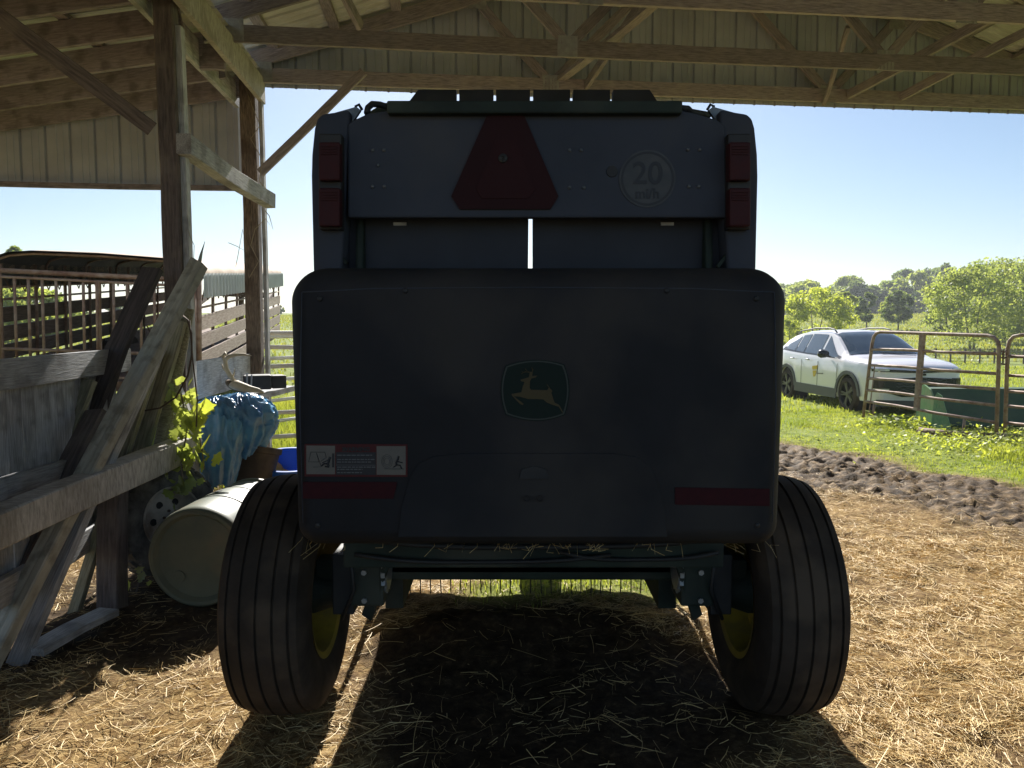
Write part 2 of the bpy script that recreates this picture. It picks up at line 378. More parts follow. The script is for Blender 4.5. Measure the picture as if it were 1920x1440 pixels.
def ground_mat():
    m, t, b = nodes('ground soil straw mud and turf'); N, L = t.nodes, t.links
    def noise(sc, det=6, vec=None, rough=.6):
        n = N.new('ShaderNodeTexNoise'); n.inputs['Scale'].default_value = sc; n.inputs['Detail'].default_value = det; n.inputs['Roughness'].default_value = rough
        L.new(vec if vec is not None else geo.outputs['Position'], n.inputs['Vector']); return n.outputs['Fac']
    def ramp(f, stops):
        r = N.new('ShaderNodeValToRGB'); e = r.color_ramp.elements
        while len(e) < len(stops): e.new(.5)
        for q, (p, c) in zip(e, stops): q.position = p; q.color = rgb(c)
        L.new(f, r.inputs[0]); return r.outputs[0]
    def mix(f, a, c):
        x = N.new('ShaderNodeMixRGB'); L.new(f, x.inputs[0]); L.new(a, x.inputs[1]); L.new(c, x.inputs[2]); return x.outputs[0]
    geo = N.new('ShaderNodeNewGeometry'); at = N.new('ShaderNodeAttribute'); at.attribute_name = 'zone'
    sep = N.new('ShaderNodeSeparateColor'); L.new(at.outputs['Color'], sep.inputs[0])
    straw = ramp(noise(26, 8, rough=.75), [(.32, (.11, .06, .03)), (.46, (.25, .155, .06)), (.58, (.42, .285, .12)), (.70, (.62, .46, .22))])
    big = ramp(noise(1.6, 5), [(.46, (.0, .0, .0)), (.66, (.75, .75, .75))])
    dirt = ramp(noise(14, 6), [(.35, (.10, .062, .035)), (.65, (.27, .18, .10))])
    straw = mix(big, straw, dirt)
    shade_soil_col = ramp(noise(17, 8, rough=.7), [(.35, (.018, .011, .007)), (.55, (.055, .035, .02)), (.68, (.14, .095, .05))])  # dark tone for painted shade under the baler and for the wall soil
    straw = mix(at.outputs['Alpha'], straw, shade_soil_col)
    mud = ramp(noise(9, 6), [(.34, (.03, .018, .009)), (.5, (.105, .068, .036)), (.66, (.27, .185, .10))])
    turf = ramp(noise(7, 8, rough=.7), [(.32, (.09, .13, .02)), (.5, (.19, .24, .04)), (.64, (.28, .30, .08)), (.75, (.38, .33, .15))])
    fld = ramp(noise(.22, 8, rough=.7), [(.35, (.13, .18, .04)), (.55, (.22, .26, .07)), (.7, (.32, .31, .13))])
    turf = mix(sep.outputs['Blue'], turf, fld)
    c = mix(sep.outputs['Green'], straw, mud); c = mix(sep.outputs['Red'], c, turf)
    L.new(c, b.inputs['Base Color'])
    rr = N.new('ShaderNodeMapRange'); rr.inputs['To Min'].default_value = .9; rr.inputs['To Max'].default_value = .7
    L.new(sep.outputs['Green'], rr.inputs[0]); L.new(rr.outputs[0], b.inputs['Roughness'])
    bp = N.new('ShaderNodeBump'); bp.inputs['Strength'].default_value = .9; bp.inputs['Distance'].default_value = .02
    L.new(noise(34, 8, rough=.78), bp.inputs['Height']); L.new(bp.outputs[0], b.inputs['Normal'])
    b.inputs['Specular IOR Level'].default_value = .12
    return m
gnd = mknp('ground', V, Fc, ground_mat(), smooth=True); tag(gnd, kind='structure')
zg, zm = zone(X, Y)
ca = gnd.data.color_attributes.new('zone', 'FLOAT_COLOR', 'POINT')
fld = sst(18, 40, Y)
ca.data.foreach_set('color', np.stack([zg, zm, fld, .92 * shade_soil(X, Y)], -1).astype(np.float32).ravel())
def gz(x, y): return float(height(np.array([x]), np.array([y]))[0])

# ---------------------------------------------------------------- barn
YAW = R(6.7)
U = Vector((math.cos(YAW), math.sin(YAW), 0)); Vv = Vector((math.sin(YAW), -math.cos(YAW), 0))   # right along the trusses / toward the viewer
Vv = Vector((.088, -1, 0)).normalized()
O = Vector((-2.585, 7.62, 0))           # rear left corner, on the post line
def B(u, v, z): return O + U * u + Vv * v + Vector((0, 0, z))
barn = empty('barn', 'open pole barn with brown timber trusses and beige ribbed metal gable over the baler', 'barn', B(0, 0, 0))
HB = 4.06; SP = 9.0; SL = .335
def ribbed(pts_fn, u0, u1, step, depth):
    """list of (s, offset) along a ribbed sheet: broad flats with narrow ribs."""
    out = []; u = u0
    while u < u1:
        out += [(u, 0), (u + step * .34, 0), (u + step * .37, -depth * .3), (u + step * .40, 0), (u + step * .62, 0), (u + step * .65, -depth * .3), (u + step * .68, 0), (u + step * .86, 0), (u + step * .91, depth), (u + step * .96, depth)]
        u += step
    return [(a, b) for a, b in out if a <= u1]
def wall_sheet(name, u0, u1, zb, zt, v, parent):
    pr = ribbed(None, u0, u1, .228, -.022); vs = []; fs = []
    for (u, o) in pr:
        vs += [B(u, v + o, zb), B(u, v + o, zt(u))]
    for k in range(len(pr) - 1): fs.append((2 * k, 2 * k + 2, 2 * k + 3, 2 * k + 1))
    return mk(name, vs, fs, SHEET, parent)
ztop = lambda u: HB + .14 + (u if u < SP / 2 else SP - u) * SL + .17
wall_sheet('gable_sheet', 0.0, SP, HB - .02, ztop, -.10, barn)
wall_sheet('lean_to_sheet', -4.2, -.10, 3.06, lambda u: 4.03 + u * .18 + .16, -.10, barn)
beam('trim_board', B(-4.2, -.06, 3.045), B(0.05, -.06, 3.045), .05, .05, WOODR, barn)
# roofs: corrugation runs down the slope, so it shows from below
def roof_sheet(u0, z0, u1, z1, v0, v1, name):
    pr = ribbed(None, v0, v1, .228, -.02); vs = []; fs = []
    for (v, o) in pr: vs += [B(u0, v, z0 + o), B(u1, v, z1 + o)]
    for k in range(len(pr) - 1): fs.append((2 * k, 2 * k + 2, 2 * k + 3, 2 * k + 1))
    mk(name, vs, fs, ROOFM, barn)
pk = HB + .14 + SP / 2 * SL
roof_sheet(-.15, HB + .14 - .05 + .16, SP / 2, pk + .16, -.35, 8.3, 'roof_sheet')
roof_sheet(SP / 2, pk + .16, SP + .4, HB + .14 - .13 + .16, -.35, 8.3, 'roof_sheet')
roof_sheet(-4.3, 4.02 - 4.3 * .18 + .14, .12, 4.19, -.35, 8.3, 'roof_sheet')
wall_sheet('gap_sheet', -.10, 0.0, HB - .02, lambda u: 4.2, -.10, barn)
# trusses
def truss(v, mt=WOOD):
    t = bpy.data.objects.new('truss', None); COL.objects.link(t); t.location = B(0, v, HB); attach(t, barn)
    zt = HB + .14
    beam('bottom_chord', B(-.12, v, HB + .07), B(SP + .1, v, HB + .07), .04, .14, mt, t, rough=.006)
    beam('top_chord', B(-.12, v, zt + .02), B(SP / 2, v, pk + .01), .04, .15, mt, t, rough=.005)
    beam('top_chord', B(SP / 2, v, pk + .01), B(SP + .2, v, zt + .02), .04, .15, mt, t, rough=.005)
    nd = [(2.25, zt + 2.25 * SL), (3.0, HB + .10), (4.5, pk - .06), (6.0, HB + .10), (6.75, zt + 2.25 * SL)]
    for (a, b) in zip(nd[:-1], nd[1:]):
        beam('web', B(a[0], v, a[1] - .02), B(b[0], v, b[1]), .038, .09, mt, t)
    for (u, z) in [(3.0, HB + .08), (6.0, HB + .08), (.15, HB + .1), (2.25, zt + 2.25 * SL - .02), (6.75, zt + 2.25 * SL - .02), (4.5, pk - .05)]:
        g = MB(); 
        for k in range(5):
            g.box(B(u - .07 + k * .035, v + .0225, z), (.024, .004, .17), Matrix.Rotation(YAW, 3, 'Z'))
        g.box(B(u, v + .0207, z), (.18, .0012, .18), Matrix.Rotation(YAW, 3, 'Z'))
        g.build('nail_plate', STEEL, t)
for v in (0.0, 1.06, 2.16, 3.3, 4.5, 5.7, 6.9, 8.1): truss(v)
# purlins above the trusses
for s, n0 in ((0, 8), (1, 8)):
    for k in range(n0):
        d = .25 + k * .60
        u = d if s == 0 else SP - d
        z = HB + .14 + d * SL + .125
        beam('purlin', B(u, -.05, z), B(u, 8.25, z), .10, .045, WOOD, barn)
beam('girt', B(2.8, .05, 5.03), B(6.35, .05, 5.03), .045, .10, WOOD, barn)
beam('girt', B(6.45, .05, 5.0), B(8.9, .05, 5.0), .045, .10, WOOD, barn)
# loose bracing between trusses
def pb(a, Ya, b, Yb, w=.04, h=.09, m=WOOD, name='brace', up=(0, 0, 1)):
    return beam(name, P(a[0], a[1], Ya), P(b[0], b[1], Yb), w, h, m, barn, up=up)
pb((1098, 162), 8.0, (1215, -10), 6.6); pb((1545, 195), 8.3, (1590, 50), 7.6, .04, .05)
pb((1590, 178), 8.3, (1870, 28), 6.9); pb((1690, 182), 8.4, (1990, 28), 7.2)
pb((1050, 150), 8.0, (1260, -20), 6.2, .09, .04); pb((640, -20), 6.3, (675, 50), 6.6)
# lean-to rafters
for k in range(15):
    v = .04 + k * .555
    beam('rafter', B(-4.2, v, 4.03 - 4.2 * .18 - .02), B(-.06, v, 4.03 - .06 * .18 - .02), .04, .19, WOODR, barn, rough=.003)
for u in (-.9, -1.9, -2.9, -3.9): beam('purlin', B(u, -.05, 4.03 + u * .18 + .105), B(u, 8.2, 4.03 + u * .18 + .105), .09, .04, WOODR, barn)
# header beams along the post line
beam('header_beam', B(.125, -.05, 3.98), B(.125, 8.25, 3.98), .045, .24, SAWN, barn, rough=.005)
beam('header_beam', B(-.125, -.05, 3.93), B(-.125, 8.25, 3.93), .045, .22, GREY, barn, rough=.005)
for v in (1.15, 3.4): beam('blocking', B(-.1, v, 3.9), B(.1, v, 3.9), .05, .2, WOODR, barn)
# posts
def post(u, v, w, m, z1=HB):
    g = gz(*B(u, v, 0).xy)
    return beam('post', B(u, v, g - .3), B(u, v, z1), w, w, m, barn, up=Vv, rough=.009)
post(0, .0, .145, BARKP)
pp = post(0, 2.22, .13, POSTW, 4.0)
beam('post_facing', B(.09, 2.2, .2), B(.09, 2.2, 3.75), .04, .085, GREY, barn, up=Vv)
beam('post_facing', B(.12, -.0, .3), B(.12, -.0, 4.0), .035, .09, GREY, barn, up=Vv)
for v in (4.85, 8.1): post(0, v, .175, POSTW, 4.0)
for v in (0, 2.7, 5.4, 8.1): post(SP, v, .175, POSTW)
# wall cross timber and braces
beam('cross_timber', P(343, 270, 5.33), P(507, 377, 7.45), .10, .14, GREY, barn, rough=.006)
beam('brace', P(-60, -15, 4.75), P(285, 243, 5.28), .10, .04, POSTW, barn, up=(0, -1, 0))
beam('brace', P(488, 325, 7.46), P(682, 135, 7.52), .08, .04, WOOD, barn, up=(0, -1, 0))
# rear lower wall board between the two rear posts
beam('wall_board', B(-.05, 2.05, 1.25), B(-.05, -.02, 1.25), .04, .30, GREY, barn, rough=.006)
beam('wall_board', B(-.05, 2.05, .92), B(-.05, -.35, .86), .04, .20, GREY, barn, rough=.006)

# board fence closing the left bay
def Fp(y, z, off=0): return Vector((-2.18 - .088 * y + off, y, z))
bf = empty('board_fence', 'weathered grey upright board fence under the left side of the barn', 'fence', Fp(4, 0))
beam('top_rail', Fp(1.2, 1.455), Fp(5.2, 1.455, 0), .04, .155, GREY, bf, rough=.005)
y = 1.3
while y < 5.1:
    w = random.uniform(.105, .15)
    beam('plank', Fp(y, .36 + random.uniform(-.02, .02), -.045), Fp(y, 1.46, -.045), .022, w, GREY, bf, up=(0, -1, 0), rough=.004)
    y += w + random.uniform(.006, .018)
beam('mid_rail', Fp(1.2, .98), Fp(5.1, .82), .04, .14, GREY, bf, rough=.005)
beam('bottom_rail', Fp(1.2, .40), Fp(5.1, .40), .04, .14, GREY, bf, rough=.005)

tr = beam('timber_rail', P(-210, 1085, 2.75), P(349, 840, 5.16), .13, .165, SAWN, None, rough=.006)
tag(tr, 'heavy rough sawn timber slanting across in front of the leaning boards', 'timber')
stk = beam('stake_post', G(210, 1140), P(212, 880, 4.6), .13, .13, POSTW, None, up=(0, -1, 0)); tag(stk, 'short dark upright post below the sawn timber beside the truck wheel', 'post')
# leaning boards
def lean(name, a, Ya, b, Yb, w, t, m, label, cat='board', up=(0.35, -1, .3)):
    o = beam(name, P(a[0], a[1], Ya), P(b[0], b[1], Yb), t, w, m, None, up=Vector((1, 0, .45)), rough=.004)
    return tag(o, label, cat)
lean('leaning_board', (60, 1010), 4.35, (286, 505), 5.15, .15, .04, mat('dark stained wood', (.035, .03, .032), .9, c2=(.09, .075, .075), scale=6, stretch=(1, 10, 10), bump=.5), 'dark stained board leaning steeply against the post behind the pale channel')
lean('leaning_board', (60, 950), 4.3, (163, 712), 4.6, .14, .04, GREENB, 'short board with a cut corner leaning on the fence')
lean('leaning_board', (12, 1290), 3.62, (300, 640), 4.72, .10, .045, GREY, 'brown grey board whose foot reaches lowest at the left edge')
lean('leaning_board', (137, 1152), 4.38, (296, 660), 4.88, .065, .04, GREENB, 'narrow pale stud standing between the channel and the green board')
lean('leaning_board', (238, 925), 4.85, (332, 600), 5.0, .12, .04, GREENB, 'green stained board leaning beside the round pole')
lean('leaning_board', (-85, 1300), 3.45, (180, 770), 4.5, .13, .04, POSTW, 'dark board hugging the underside of the long channel')
lean('leaning_board', (205, 960), 4.75, (316, 610), 4.97, .045, .03, GREY, 'thinnest pale lath between the narrow stud and the green board')
lean('leaning_board', (50, 1105), 4.05, (262, 690), 4.95, .05, .035, GREY, 'thin grey lath crossing low behind the long channel')
lean('leaning_board', (150, 900), 4.75, (262, 560), 5.2, .07, .035, mat('dark stained wood', (.035, .03, .032)), 'narrow dark lath leaning beside the dark stained board')
# channel section
def channel():
    a, b = P(-62, 1312, 3.42), P(374, 484, 4.85); L = (b - a).length; M = frame(a, b, (1, 0, .45)); M.translation = a
    pr = [(-.016, -.075), (-.02, -.07), (-.02, -.02), (-.014, 0), (-.02, .02), (-.02, .066), (-.012, .075), (.035, .078), (.036, .074), (-.008, .070), (-.014, .062), (-.014, -.066), (.03, -.070), (.03, -.075)]
    vs = []; fs = []; n = 24; m = len(pr)
    for i in range(n + 1):
        t = i / n
        cut = .0 if i < n else 1.
        for (q, z) in pr: vs.append((t * L - cut * (z + .07) * .35, -q + math.sin(t * 4) * .006, z * .8))
    for i in range(n):
        for k in range(m):
            k2 = (k + 1) % m; fs.append((i * m + k, (i + 1) * m + k, (i + 1) * m + k2, i * m + k2))
    fs.append(tuple(range(m))); fs.append(tuple(n * m + k for k in reversed(range(m))))
    o = mk('metal_channel', vs, fs, mat('grimy channel', (.32, .31, .26), .6, .0, c2=(.48, .47, .40), scale=5, stretch=(1, 5, 5), c3=(.12, .11, .08), scale3=12, amt3=.55), None, matrix=M)
    tag(o, 'long grimy pale metal channel leaning diagonally across the post', 'channel')
    s = MB(); s.prism([P(366, 505, 4.86), P(374, 478, 4.86), P(384, 452, 4.9), P(380, 470, 4.88), P(376, 500, 4.87)], (0, .006, 0)); s.build('torn_tip', STEEL, o)
channel()
m = MB(); pts = [P(285, 935, 5.0).lerp(P(351, 578, 5.1), t) for t in np.linspace(0, 1, 8)]
m.tube(pts, [.052, .054, .052, .05, .05, .048, .048, .046], 14)
o = m.build('round_pole', GREENB, None, auto=40); tag(o, 'round grey fence pole leaning rightmost of the bundle', 'pole')
o = beam('ground_board', G(62, 1222, .05), G(205, 1146, .05), .13, .04, GREY); tag(o, 'loose flat board lying on the straw by the fence foot', 'board')
# hanging loop of wire
m = MB(); pts = []
for (x, y, Yd) in [(342, 592, 4.9), (352, 600, 4.85), (359, 625, 4.83), (360, 665, 4.8), (352, 705, 4.8), (330, 745, 4.8), (300, 765, 4.8), (272, 770, 4.8)]: pts.append(P(x, y, Yd))
m.tube(pts, .006, 6); m.tube([P(355, 600, 4.83), P(362, 680, 4.83), P(370, 750, 4.85), (P(368, 800, 4.85))], .005, 6)
m.tube([P(275, 610, 4.9), P(283, 625, 4.9), P(278, 640, 4.9), P(300, 600, 4.9), P(325, 580, 4.9)], .004, 6)
o = m.build('wire_loop', WIRE, None, smooth=True); tag(o, 'bent rusty wire hanging in a loop from the leaning boards', 'wire')
# twine strands hanging from the posts
def strand(pts, r, label, name='twine_strand'):
    m = MB(); m.tube(pts, r, 5); o = m.build(name, TWINE if name == 'twine_strand' else WIRE, None, smooth=True); tag(o, label, 'twine'); return o
strand([P(345, 358, 5.4), P(342, 380, 5.4), P(350, 410, 5.42), P(355, 440, 5.4), P(364, 460, 5.4), P(363, 490, 5.4)], .0022, 'thin grey strand hanging from the gable edge above the channel')
strand([P(462, 170, 7.4), P(475, 205, 7.35), P(488, 235, 7.33), P(470, 260, 7.35), P(492, 300, 7.33), P(486, 340, 7.33), P(500, 355, 7.3)], .004, 'tangled dry vine clinging to the upper rear post')
strand([P(497, 395, 7.33), P(505, 405, 7.3), P(512, 430, 7.3), P(498, 410, 7.3), P(478, 430, 7.33), P(470, 460, 7.35), P(485, 490, 7.35), P(468, 520, 7.4)], .004, 'dry vine trailing under the cross timber end')
strand([P(428, 455, 7.3), P(445, 462, 7.3), P(462, 472, 7.35), P(455, 430, 7.3), P(446, 480, 7.3), P(442, 500, 7.3)], .003, 'forked dry twig sticking out left of the rear post')

# ---------------------------------------------------------------- truck wheel, barrel, tarp and clutter
def truck_wheel():
    ax = Vector((.84, -.50, .14)).normalized(); c = P(303, 958, 4.98); c.z = .40
    r = empty('truck_wheel', 'worn knobby truck tyre on a dirty steel rim standing by the wall', 'wheel', (c.x, c.y, 0))
    m = MB(); pr = [(-.115, .20), (-.128, .24), (-.13, .28), (-.118, .338), (-.09, .356), (0, .362), (.09, .356), (.118, .338), (.13, .28), (.128, .24), (.115, .20)]
    m.lathe(pr, c, ax, 56)
    u = ax.orthogonal().normalized(); w = ax.cross(u)
    for k in range(44):
        a = 2 * math.pi * k / 44; d = u * math.cos(a) + w * math.sin(a); tt = ax.cross(d)
        for j, off in enumerate((-.10, -.045, .012, .065, .108)):
            rot = Matrix((ax, tt, d)).transposed(); sk = .012 * (-1) ** (k + j)
            m.box(c + ax * off + d * (.363 if abs(off) < .09 else .345) + tt * sk, (.042, .03, .018), rot)
    m.build('tyre', RUBBERG, r, auto=35)
    m = MB(); m.lathe([(.10, .205), (.125, .212), (.125, .198), (.09, .185), (.075, .12), (.10, .07), (.10, .0)], c, ax, 40); m.lathe([(.12, .205), (-.11, .205)], c, ax, 40)
    rim = m.build('rim', RIMA, r, auto=40)
    m = MB()
    for k in range(6):
        a = 2 * math.pi * k / 6 + .3; d = u * math.cos(a) + w * math.sin(a)
        h_ = MB(); h_.lathe([(.0, .024), (.006, .022), (.006, 0)], c + ax * .080 + d * .115, ax, 14); h_.build('hole', BLACK, rim)
    for k in range(6):
        a = 2 * math.pi * k / 6; d = u * math.cos(a) + w * math.sin(a)
        m.lathe([(.0, .009), (.014, .009), (.014, 0)], c + ax * .098 + d * .055, ax, 8)
    m.build('lug_nut', RUSTD, rim)
truck_wheel()
def barrel():
    a = P(369, 1066, 4.38); a.z = .318; b = Vector((a.x + .05, a.y + .90, .31)); ax = (b - a).normalized()
    r = empty('plastic_barrel', 'olive plastic drum lying on its side behind the baler tyre', 'barrel', (a.x, a.y, 0))
    prof = [(0.03, 0), (.03, .245), (.0, .265), (0.0, .285), (.012, .298), (.05, .304), (.2, .307), (.285, .309), (.29, .301), (.30, .301), (.305, .310), (.45, .312), (.56, .309), (.565, .301), (.575, .301), (.58, .309), (.70, .307), (.80, .302), (.85, .292), (.86, .305), (.885, .307), (.90, .30), (.895, .26), (.87, .25), (.87, 0)]
    m = MB(); m.lathe(prof, a, ax, 72); m.build('drum', BARREL, r, auto=40)
    m = MB(); m.lathe([(.03 - .006, .0), (.024, .035), (.03, .036)], a + Vector((-.12, 0, -.12)), ax, 20); m.build('bung', BARREL, r)
    s = MB(); 
    for k in range(4): s.box(a + ax * (.40 + .02 * k) + Vector((-.06 + .01 * k, 0, .3095)), (.05, .006, .002), Matrix.Rotation(.3, 3, 'Z'))
    s.build('mark', DECALK, r)
barrel()
def tarp():
    c0 = P(428, 800, 5.75)
    def surf(cx, cy, cz, rx, ry, rz, seed, drop):
        nu, nv = 120, 70; vs = []; fs = []
        for j in range(nv + 1):
            t = j / nv
            for i_ in range(nu):
                a = 2 * math.pi * i_ / nu
                lat = t * math.pi
                rr = math.sin(min(lat, math.pi / 2)) if t < .5 else 1 - .45 * ((t - .5) * 2) ** 2
                zz = math.cos(lat) if t < .5 else -(t - .5) * 2 * drop
                ux, uy = math.cos(a) * 1.6 + seed * 3, math.sin(a) * 1.6 + seed
                rg_ = 1 - abs(2 * float(vn(ux * 1.1 + t * 1.4, uy * 1.1 - t * .8, 1.7, 3)) - 1)
                rg2 = 1 - abs(2 * float(vn(ux * 2.3 - t * 3.0, uy * 2.3 + t * 2.4, 1.9, 6)) - 1)
                rg3 = 1 - abs(2 * float(vn(ux * 5 + t * 7, uy * 5 + t * 5, 2.2, 9)) - 1)
                rr2 = rr * (1 + (.34 * (rg_ - .5) + .17 * (rg2 - .5)) * sm(t) + .07 * (rg3 - .5)); cr = (rg2 - .5) * .8
                vs.append((cx + rx * rr2 * math.cos(a), cy + ry * rr2 * math.sin(a), cz + rz * zz + cr * .05 + .02 * math.sin(a * 5 + seed) * t))
        for j in range(nv):
            for i_ in range(nu):
                i2 = (i_ + 1) % nu; fs.append((j * nu + i_, j * nu + i2, (j + 1) * nu + i2, (j + 1) * nu + i_))
        return vs, fs
    def sm(t): return min(1, max(.25, t * 2.4))
    m = MB()
    a = P(408, 790, 5.6); v, f = surf(a.x, a.y, 1.00, .17, .15, .15, 1.3, 3.4); m.add(v, f)
    a = P(452, 790, 5.75); v, f = surf(a.x, a.y, .99, .23, .20, .17, 4.1, 1.7); m.add(v, f)
    o = m.build('blue_tarp', TARP, None, smooth=True); tag(o, 'crumpled glossy blue tarp draped over the wall boards', 'tarp')
tarp()
def skull():
    r = empty('deer_skull', 'deer skull with one pale curved antler resting above the blue tarp', 'skull', P(440, 735, 5.7))
    c = P(455, 730, 5.62)
    m = MB(); pts = [P(432, 722, 5.66), P(443, 722, 5.64), P(455, 726, 5.62), (P(470, 730, 5.6)), P(484, 732, 5.58), P(494, 736, 5.57)]
    m.tube(pts, [.022, .038, .034, .026, .018, .008], 12); m.build('skull', BONE, r, smooth=True)
    m = MB(); m.tube([P(426, 716, 5.69), P(434, 720, 5.67), P(448, 727, 5.65), (P(460, 734, 5.63))], [.02, .036, .034, .012], 10)
    m.build('hide', HIDE, r, smooth=True)
    m = MB()
    m.tube([P(440, 716, 5.66), P(430, 702, 5.64), P(424, 690, 5.62), P(422, 675, 5.6), P(430, 668, 5.58), P(442, 665, 5.55), P(458, 665, 5.52), P(471, 667, 5.5)], [.017, .018, .017, .016, .015, .013, .009, .003], 10)
    m.tube([P(424, 678, 5.61), P(418, 668, 5.6), P(422, 662, 5.6), (P(426, 668, 5.6))], [.014, .015, .013, .008], 8)
    m.tube([P(436, 708, 5.66), P(439, 700, 5.65), P(440, 692, 5.64)], [.008, .006, .002], 8)
    m.tube([P(425, 697, 5.63), P(418, 690, 5.62), (P(416, 682, 5.62))], [.01, .007, .002], 8)
    m.build('antler', BONE, r, smooth=True)
skull()
def black_box():
    r = empty('black_box', 'small black box lying at the foot of the rear post', 'box', P(495, 728, 7.1))
    c = P(482, 716, 6.85); c2 = P(512, 716, 7.0)
    m = MB(); m.box(c, (.24, .2, .13), Matrix.Rotation(.35, 3, 'Z')); m.build('case', BLACK, r, bevel=.012)
    m = MB(); m.box(c2 + Vector((0.04, 0, .005)), (.13, .18, .12), Matrix.Rotation(.5, 3, 'Z')); m.build('lid', BLACK, r, bevel=.01)
    m = MB(); m.bar(P(463, 725, 6.7), P(463, 699, 6.7), .012, .014); m.bar(P(471, 725, 6.7), P(472, 702, 6.7), .01, .012); m.build('strip', GREY, r)
black_box()
o = beam('ledge_board', P(440, 752, 6.6), P(535, 728, 7.4), .20, .05, GREY); tag(o, 'rough weathered ledge board under the black box', 'board')
# buckets and jugs beyond the barrel
def tub(name, c, r0, h, ax, m, label, cat):
    q = MB(); q.lathe([(0, 0), (0, r0 * .86), (.02, r0 * .9), (h - .05, r0 * .99), (h - .045, r0 * 1.05), (h, r0 * 1.05), (h, r0 * .97), (.03, r0 * .86), (.03, 0)], c, ax, 44)
    o = q.build(name, m, None, auto=40); tag(o, label, cat); return o
tub('rubber_tub', P(455, 905, 5.85), .24, .30, (.15, .2, 1), RUBBER, 'black rubber tub leaning behind the olive drum', 'tub')
tub('blue_drum', P(545, 925, 6.2), .30, .30, (.05, -.15, 1), BLUEP, 'bright blue plastic drum half hidden behind the baler', 'drum')
def jug():
    c = P(497, 868, 6.3); r = empty('amber_jug', 'amber plastic jug lying in the grass beside the blue drum', 'jug', (c.x, c.y, 0))
    q = MB(); q.lathe([(0, 0), (0, .05), (.015, .075), (.06, .085), (.2, .085), (.26, .06), (.29, .03), (.33, .028), (.33, 0)], c + Vector((-.14, 0, -.01)), (.92, .1, -.25), 28)
    q.build('bottle', YELP, r, auto=40)
    q = MB(); q.tube([c + Vector((-.09, -.03, .06)), c + Vector((-.05, -.03, .11)), c + Vector((.04, -.03, .10)), c + Vector((.1, -.03, .04))], .016, 10); q.build('handle', YELP, r, smooth=True)
jug()
def jug2():
    c = P(478, 853, 6.5); q = MB(); q.lathe([(0, 0), (0, .04), (.02, .06), (.12, .06), (.16, .03), (.2, .028), (.2, 0)], c, (-.8, .2, .3), 20)
    o = q.build('amber_bottle', YELP, None, auto=40); tag(o, 'smaller amber bottle lying behind the amber jug', 'bottle')
jug2()

